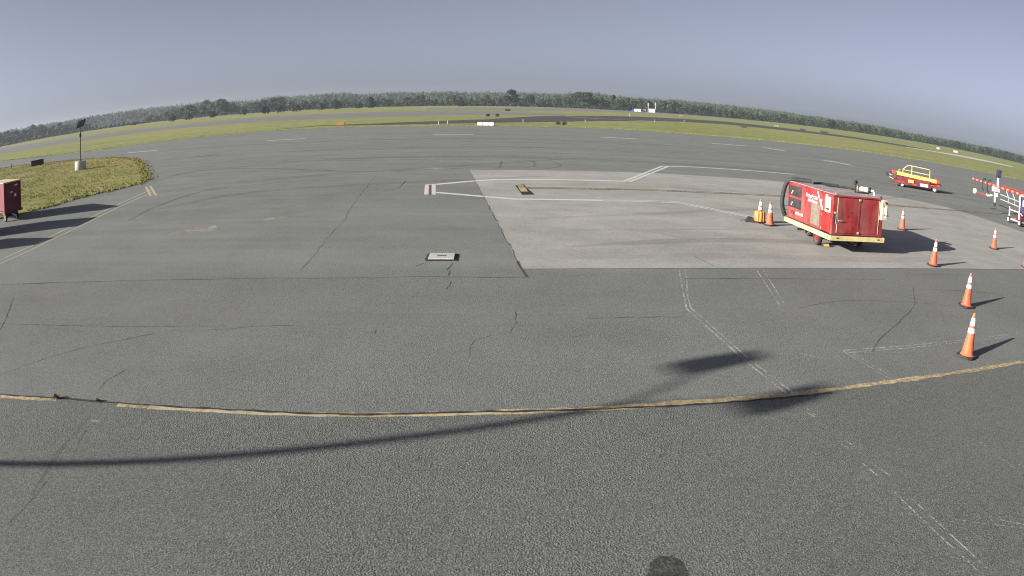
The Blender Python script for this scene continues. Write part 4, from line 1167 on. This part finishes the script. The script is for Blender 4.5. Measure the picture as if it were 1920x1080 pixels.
# ------------------------------------------------------------------ small airfield things
def airfield_sign(name, x, y, rz, w, h, face, label, cat='sign', leg=0.12, group=None, frame='sign_black', d=0.18, panels=1):
    e = empty(name, (x, y, 0.0), rz)
    for i in range(panels):
        x0 = -w / 2 + i * w / panels
        x1 = x0 + w / panels - (0.03 if panels > 1 else 0)
        c_ = MB().box(x0, x1, -d / 2, d / 2, leg, h).build('cabinet', frame, e, bevel=0.01)
        MB().box(x0 + 0.03, x1 - 0.03, -d / 2 - 0.008, -d / 2 + 0.002, leg + 0.03, h - 0.03).build('face', face, c_)
    for xx in (-w * 0.35, w * 0.35):
        MB().box(xx - 0.04, xx + 0.04, -0.05, 0.05, 0.0, leg).build('leg', 'steel', e)
    tag(e, label, cat, group)
    return e
airfield_sign('taxiway_sign', -50.5, 60.7, R(52), 1.75, 0.72, 'sign_black', 'low dark airfield sign on the grass left of the solar light')
airfield_sign('barricade', -27.5, 113.8, R(8), 1.25, 0.58, 'sign_orange', 'low orange barricade at the far edge of the apron, left of centre', 'barricade', frame='sign_orange', leg=0.05, d=0.4)
airfield_sign('taxiway_sign', -4.05, 103.0, R(-14), 2.4, 0.56, 'white', 'bright white low taxiway sign at the far edge of the apron', frame='purple', leg=0.06, d=0.3, panels=3)  # white faces and violet frame paint in the bright reflection and its purple fringe
airfield_sign('taxiway_sign', -6.3, 171.0, R(2), 0.9, 0.75, 'sign_black', 'left one of a pair of dark signs on grass beyond the taxiway', group='pair of dark signs beyond the taxiway')
airfield_sign('taxiway_sign', -4.1, 171.0, R(2), 0.9, 0.78, 'sign_black', 'right one of a pair of dark signs on grass beyond the taxiway', group='pair of dark signs beyond the taxiway')
airfield_sign('taxiway_sign', -3.1, 305.0, R(0), 2.2, 0.95, 'sign_black', 'small dark sign far out in the field below the big lone tree')
airfield_sign('taxiway_sign', 6.6, 113.4, R(-5), 0.75, 0.55, 'sign_black', 'left dark box of a pair on the grass strip right of centre', 'box', group='pair of dark boxes on the near grass strip')
airfield_sign('taxiway_sign', 7.6, 113.6, R(-5), 0.65, 0.58, 'sign_black', 'right dark box of a pair on the grass strip right of centre', 'box', group='pair of dark boxes on the near grass strip')
airfield_sign('taxiway_sign', 62.5, 193.1, R(-20), 1.6, 0.85, 'sign_black', 'dark sign beside the taxiway below the white shed')
airfield_sign('taxiway_sign', 107.8, 257.1, R(-22), 2.4, 0.85, 'sign_black', 'dark low sign at the taxiway edge, left of a pair far right')
airfield_sign('taxiway_sign', 123.5, 270.4, R(-25), 3.6, 0.85, 'sign_black', 'dark wide sign at the taxiway edge, right of a pair far right')
airfield_sign('taxiway_sign', 115.3, 307.0, R(-20), 2.2, 0.8, 'mesh', 'pale yellow airfield sign beyond the taxiway, right of centre', frame='mesh')
airfield_sign('taxiway_sign', 96.0, 420.0, R(-15), 2.4, 0.8, 'mesh', 'small pale airfield sign in the far field right of the white shed', frame='mesh')
def marker(name, x, y, h, mat, label, group, r=0.05):
    e = empty(name, (x, y, 0.0))
    MB().lathe([(r * 2.2, 0.0), (r * 2.2, 0.04), (r, 0.06), (r, h * 0.7)], 12).build('stake', 'sign_black' if mat == 'black' else 'steel', e, smooth=True)
    MB().lathe([(r, h * 0.7), (r * 1.5, h * 0.74), (r * 1.5, h * 0.94), (r * 0.6, h), (0.004, h)], 12, caps=False).build('lens', mat, e, smooth=True)
    tag(e, label, 'edge light', group)
GE = 'taxiway edge lights'
for x, y, h, mt, lab in ((-57.5, 63.1, 0.62, 'black', 'short dark marker post on the grass at the left edge'),
                      (-11.3, 109.0, 0.52, 'steel', 'pale edge light at the apron edge, left one of two left of the white sign'),
                      (-10.3, 113.0, 0.49, 'steel', 'pale edge light at the apron edge, right one of two left of the white sign'),
                      (1.4, 128.0, 0.49, 'steel', 'pale edge light beside the dark taxiway just right of centre'),
                      (13.5, 142.0, 0.49, 'steel', 'pale edge light beside the dark taxiway above the pair of dark boxes'),
                      (35.5, 185.0, 0.63, 'steel', 'pale edge light beside the dark taxiway below the white shed'),
                      (51.0, 218.0, 0.63, 'steel', 'pale edge light right of the white shed along the taxiway'),
                      (40.5, 260.0, 1.2, 'sign_yellow', 'yellow marker in the field below the blue and white shelter')):
    marker('edge_light', x, y, h, mt, lab, GE, 0.05 if y < 100 else 0.06)

def shed(name, x, y, rz, w, d, h, wall, roof, label):
    e = empty(name, (x, y, 0.0), rz)
    wl = MB().box(-w / 2, w / 2, -d / 2, d / 2, 0, h).build('wall', wall, e)
    rh = w * 0.12
    mb = MB()
    mb.add([(-w / 2 - 0.3, -d / 2 - 0.3, h), (w / 2 + 0.3, -d / 2 - 0.3, h), (w / 2 + 0.3, d / 2 + 0.3, h), (-w / 2 - 0.3, d / 2 + 0.3, h), (-w / 2 - 0.3, 0, h + rh), (w / 2 + 0.3, 0, h + rh)],
           [(0, 1, 5, 4), (2, 3, 4, 5), (0, 4, 3), (1, 2, 5), (0, 3, 2, 1)])
    mb.build('roof', roof, e)
    MB().box(-w * 0.1, w * 0.1, -d / 2 - 0.03, -d / 2 + 0.02, 0, h * 0.75).build('door', 'steel', wl)
    tag(e, label, 'shed')
    return e
s1 = shed('equipment_shed', 132.0, 705.0, R(-12), 5.6, 4.0, 3.0, 'white', 'white', 'small white equipment shed with two masts below the far tree line')
for x, h in ((-3.6, 9.2), (3.4, 10.0)):
    m_ = MB().tube([(x, -1, 0), (x, -1, h)], 0.22, 6).build('mast', 'white', s1)
    MB().box(x - 0.6, x + 0.6, -1.5, -0.5, h - 2.6, h).build('antenna', 'steel', m_)
s2 = shed('field_shelter', 119.0, 712.0, R(-8), 6.5, 4, 2.6, 'white', 'shed_dark', 'low white shelter with dark roof left of the white equipment shed')
MB().box(-5.2, -3.6, -1, 1, 0, 2.2).build('equipment_box', 'blue', s2)
s3 = shed('field_shelter', 126.0, 714.0, R(-8), 3.0, 3, 2.4, 'steel', 'steel', 'tiny grey hut between the white shelter and the white equipment shed')
s4 = shed('storage_shed', 222.0, 322.0, R(-30), 1.8, 1.6, 1.1, 'steel', 'mesh', 'pale hut in the grass at the far right, left one of two')
s5 = shed('storage_shed', 231.5, 316.0, R(-30), 2.6, 1.6, 1.2, 'steel', 'mesh', 'pale hut in the grass at the far right, right one of two')

# ------------------------------------------------------------------ trees
def crown_mesh(name, seed, nq, mat, w=0.36, leaf=0.055, conif=False, low=0.12):
    r = random.Random(seed)
    lobes = []
    for i in range(9):
        z = r.uniform(0.32, 0.86)
        sp_ = w * (0.62 - 0.45 * abs(z - 0.5)) if not conif else w * 0.8 * (1 - z)
        a = r.uniform(0, 2 * math.pi)
        lobes.append((sp_ * math.cos(a) * r.uniform(0.4, 1), sp_ * math.sin(a) * r.uniform(0.4, 1), z, r.uniform(0.11, 0.19) * (w / 0.36)))
    lobes.append((0, 0, 0.84, 0.15 * w / 0.36))
    lobes.append((0, 0, low + 0.2, 0.2 * w / 0.36))
    mb = MB()
    for _ in range(nq):
        lx, ly, lz, lr = r.choice(lobes)
        while True:
            x, y, z = r.uniform(-1, 1), r.uniform(-1, 1), r.uniform(-1, 1)
            q = x * x + y * y + z * z
            if 0.25 < q < 1:
                break
        c = Vector((lx + x * lr, ly + y * lr, max(low * 0.6, lz + z * lr * 0.9)))
        nrm = (Vector((x, y, z)).normalized() + Vector((r.uniform(-0.45, 0.45), r.uniform(-0.45, 0.45), r.uniform(-0.2, 0.6)))).normalized()
        a = nrm.cross(Vector((0.3, 0.2, 1))).normalized()
        b = nrm.cross(a)
        s_ = leaf * r.uniform(0.6, 1.4)
        k = len(mb.v)
        mb.v += [tuple(c + a * s_ * r.uniform(0.6, 1.2)), tuple(c + b * s_ * r.uniform(0.6, 1.2)), tuple(c - a * s_ * r.uniform(0.6, 1.2)), tuple(c - b * s_ * r.uniform(0.6, 1.2))]
        mb.f.append((k, k + 1, k + 2, k + 3))
    return mb.mesh(name, mat)
def trunk_mesh(seed):
    r = random.Random(seed)
    mb = MB().tube([(0, 0, 0), (r.uniform(-0.01, 0.01), 0, 0.3), (r.uniform(-0.02, 0.02), r.uniform(-0.02, 0.02), 0.78)], 0.022, 6, 0.007)
    for _ in range(5):
        z = r.uniform(0.3, 0.6)
        a = r.uniform(0, 2 * math.pi)
        mb.tube([(0, 0, z), (0.12 * math.cos(a), 0.12 * math.sin(a), z + 0.12), (0.22 * math.cos(a), 0.22 * math.sin(a), z + 0.2)], 0.010, 5, 0.004)
    return mb.mesh('trunk', 'bark')
CROWNS = [crown_mesh('crown', 11, 620, 'leaf', 0.36), crown_mesh('crown', 12, 620, 'leaf_dark', 0.40), crown_mesh('crown', 13, 560, 'leaf', 0.30), crown_mesh('crown', 14, 620, 'leaf_dark', 0.34), crown_mesh('crown', 15, 520, 'leaf_pale', 0.36), crown_mesh('crown', 16, 520, 'leaf_pale', 0.30)]
CON = crown_mesh('crown', 21, 480, 'leaf_dark', 0.24, conif=True)
BUSHC = [crown_mesh('crown', 31, 420, 'leaf_dark', 0.75, 0.09, low=0.0), crown_mesh('crown', 32, 420, 'leaf', 0.85, 0.09, low=0.0)]
TRUNKS = [trunk_mesh(i) for i in range(3)]

def sky_el(az):
    return lerp_line(SKYLINE, az)
def tree(name, x, y, h, wk, crown, label, group, cat='tree'):
    e = empty(name, (x, y, 0.0), rnd.uniform(0, 6.28))
    e.scale = (h * wk, h * wk, h)
    for nm, me in (('trunk', rnd.choice(TRUNKS)), ('crown', crown)):
        o = bpy.data.objects.new(nm, me)
        COL.objects.link(o)
        o.parent = e
    tag(e, label, cat, group)
    return e
SEG = [(-45.5, -36.5, 'left of the solar light'), (-36.5, -27.0, 'just right of the solar light'), (-27.0, -20.0, 'in the dense stand at the left'),
       (-20.0, -11.0, 'above the orange barricade'), (-11.0, -2.0, 'left of the lone tree'), (-2.0, 9.0, 'between lone tree and white shed'),
       (9.0, 18.0, 'right of the white shed'), (18.0, 30.0, 'above the red cart'), (30.0, 45.5, 'at the right end')]
# share of the skyline height that the front row reaches, by bearing
FRONT = [(-46, 0.92), (-37.5, 0.95), (-36.5, 0.80), (-35.3, 0.86), (-34.6, 0.30), (-30.0, 0.25), (-28.5, 0.62), (-26.0, 0.80), (-24.2, 1.0), (-22.0, 0.98), (-20.5, 0.85), (-19.0, 0.95), (-17.0, 0.62),
         (-12.0, 0.55), (-8.0, 0.62), (-4.0, 0.70), (-2.0, 0.62), (2.0, 0.72), (4.0, 0.98), (7.5, 1.0), (9.5, 0.88), (12.0, 0.86), (14.0, 0.66), (20.0, 0.72), (26.0, 0.84), (34.0, 0.86), (38.0, 0.95), (46, 0.98)]
az = -45.2
while az < 45.0:
    az += rnd.uniform(0.24, 0.56)
    el = sky_el(az)
    dist = (810 if az < 18 else 810 + (az - 18) * 14) + rnd.uniform(-60, 100)
    fk = lerp_line(FRONT, az) + 0.07 * math.sin(az * 2.3) + 0.05 * math.sin(az * 5.1 + 1)
    k_h = max(0.2, fk * rnd.uniform(0.64, 1.08))
    if rnd.random() < 0.06:
        k_h = min(1.08, k_h * 1.22)
    h = max(4.0, (3.25 + dist * math.tan(R(el))) * k_h)
    cr = rnd.choice(CROWNS) if rnd.random() < 0.93 else CON
    kind_ = ('tall ' if k_h > 0.84 else 'mid-height ' if k_h > 0.62 else 'short ') + ('pointed dark' if cr is CON else 'dark leafy' if cr in (CROWNS[1], CROWNS[3]) else 'pale leafy' if cr in (CROWNS[4], CROWNS[5]) else 'green leafy')
    lab = [kind_ + ' tree of the far tree line ' + s for a, b, s in SEG if a <= az <= b]
    tree('tree', dist * math.sin(R(az)), dist * math.cos(R(az)), h, rnd.uniform(1.1, 1.9), cr, lab[0], 'trees of the far tree line')
tree('tree', 740 * math.sin(R(-0.35)), 740 * math.cos(R(-0.35)), 18.2, 1.55, CROWNS[3], 'big broad lone tree standing proud of the tree line near the centre', None)
for az, dist, h, wk, nm in ((-21.3, 560, 4.2, 1.5, 'in front of the tree line, leftmost of the row'), (-19.6, 560, 5.4, 1.4, 'in front of the tree line, second from the left'), (-18.6, 575, 5.0, 1.5, 'in front of the tree line, third from the left'),
                            (-17.2, 590, 5.2, 1.5, 'in front of the tree line, fourth from the left'), (-15.2, 600, 5.4, 1.4, 'in front of the tree line, fifth from the left'), (-13.9, 640, 8.2, 1.1, 'and tall, above the orange barricade'),
                            (-12.2, 640, 4.4, 1.5, 'and low, just right of the orange barricade'), (-11.2, 650, 9.6, 1.0, 'and tallest of the row, right of the orange barricade'), (-4.2, 700, 6.0, 1.6, 'and broad, left of the big lone tree'),
                            (-30.6, 640, 2.8, 2.6, 'and flat, in the field right of the solar light'), (-27.4, 560, 5.0, 1.3, 'beside the hay field, right of the solar light'), (-26.0, 560, 4.6, 1.5, 'at the left foot of the tall dark stand'), (-24.0, 560, 5.0, 1.5, 'at the right foot of the tall dark stand')):
    tree('bush', dist * math.sin(R(az)), dist * math.cos(R(az)), h, wk, rnd.choice(BUSHC), 'dark rounded bush ' + nm, 'bushes before the tree line', 'bush')

# undergrowth and the wooded rise behind: one mass each
def mass(name, rows, mat, label):
    r = random.Random(99)
    mb = MB()
    for (x, y, zb, h, w, nq, lf) in rows:
        for _ in range(nq):
            a = r.uniform(0, 2 * math.pi)
            q = math.sqrt(r.random()) * w
            zz = r.random()
            q *= math.sqrt(max(0.03, 1 - zz * zz))
            c = Vector((x + q * math.cos(a), y + q * math.sin(a), zb + h * zz))
            nrm = Vector((math.cos(a), math.sin(a), r.uniform(-0.2, 1.2))).normalized()
            t = nrm.cross(Vector((0.2, 0.1, 1))).normalized()
            b = nrm.cross(t)
            s_ = lf * r.uniform(0.6, 1.4)
            k = len(mb.v)
            mb.v += [tuple(c + t * s_), tuple(c + b * s_ * r.uniform(0.6, 1.2)), tuple(c - t * s_), tuple(c - b * s_ * r.uniform(0.6, 1.2))]
            mb.f.append((k, k + 1, k + 2, k + 3))
    tag(mb.build(name, mat), label, 'woodland', kind='stuff')
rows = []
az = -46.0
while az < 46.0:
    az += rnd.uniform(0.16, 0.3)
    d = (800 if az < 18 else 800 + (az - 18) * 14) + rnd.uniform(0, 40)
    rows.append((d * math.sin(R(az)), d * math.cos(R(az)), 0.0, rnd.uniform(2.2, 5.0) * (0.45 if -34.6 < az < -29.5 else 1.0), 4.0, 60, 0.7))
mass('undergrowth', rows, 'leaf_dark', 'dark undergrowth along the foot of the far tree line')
rows = []
hill = []
az = -50.0
while az <= 50.0:
    el = sky_el(max(-45, min(45, az)))
    hz = max(0.5, 3.25 + 2000 * math.tan(R(el * 0.95)) - 14.0)
    hill.append((az, hz))
    az += 1.0
az = -47.0
while az < 47.0:
    az += rnd.uniform(0.12, 0.24)
    el = sky_el(az)
    for d0, kk in ((1350, 0.80), (1650, 0.90), (1980, 0.97)):
        d = d0 + rnd.uniform(-70, 70)
        top = 3.25 + d * math.tan(R(el)) * rnd.uniform(kk - 0.12, kk + 0.025)
        hh = rnd.uniform(11, 15)
        zb = max(-1.0, top - hh)
        rows.append((d * math.sin(R(az)), d * math.cos(R(az)), zb, max(4.0, top - zb), rnd.uniform(7.0, 12.0), 56, 1.8))
mass('forest', rows, 'leaf', 'continuous hazy forest covering the rise behind the far tree line')
mb = MB()
for (a, hz) in hill:
    for d, k in ((1000, 0.0), (1350, 0.25), (1650, 0.62), (1980, 1.0), (2100, 1.0), (2380, 0.0)):
        mb.v.append((d * math.sin(R(a)), d * math.cos(R(a)), 0.02 + hz * k))
for i in range(len(hill) - 1):
    for j in range(5):
        mb.f.append((i * 6 + j, (i + 1) * 6 + j, (i + 1) * 6 + j + 1, i * 6 + j + 1))
mb.build('hill', 'leaf_dark', smooth=True)['kind'] = 'structure'

# ------------------------------------------------------------------ morning haze
HZ = 2480.0
hz = MB().box(-HZ, HZ, -HZ, HZ, -1.0, 56.0)
me = bpy.data.meshes.new('haze')
me.from_pydata(hz.v, [], hz.f)
hm = bpy.data.materials.new('haze_air')
hm.use_nodes = True
hm.node_tree.nodes.clear()
ho_ = hm.node_tree.nodes.new('ShaderNodeOutputMaterial')
pv = hm.node_tree.nodes.new('ShaderNodeVolumePrincipled')
pv.inputs['Color'].default_value = (0.78, 0.84, 0.95, 1)
pv.inputs['Density'].default_value = 0.00015
pv.inputs['Anisotropy'].default_value = 0.2
hm.node_tree.links.new(pv.outputs['Volume'], ho_.inputs['Volume'])
me.materials.append(hm)
ho = bpy.data.objects.new('haze', me)
COL.objects.link(ho)
tag(ho, 'thin morning haze over the airfield', 'haze', kind='stuff')
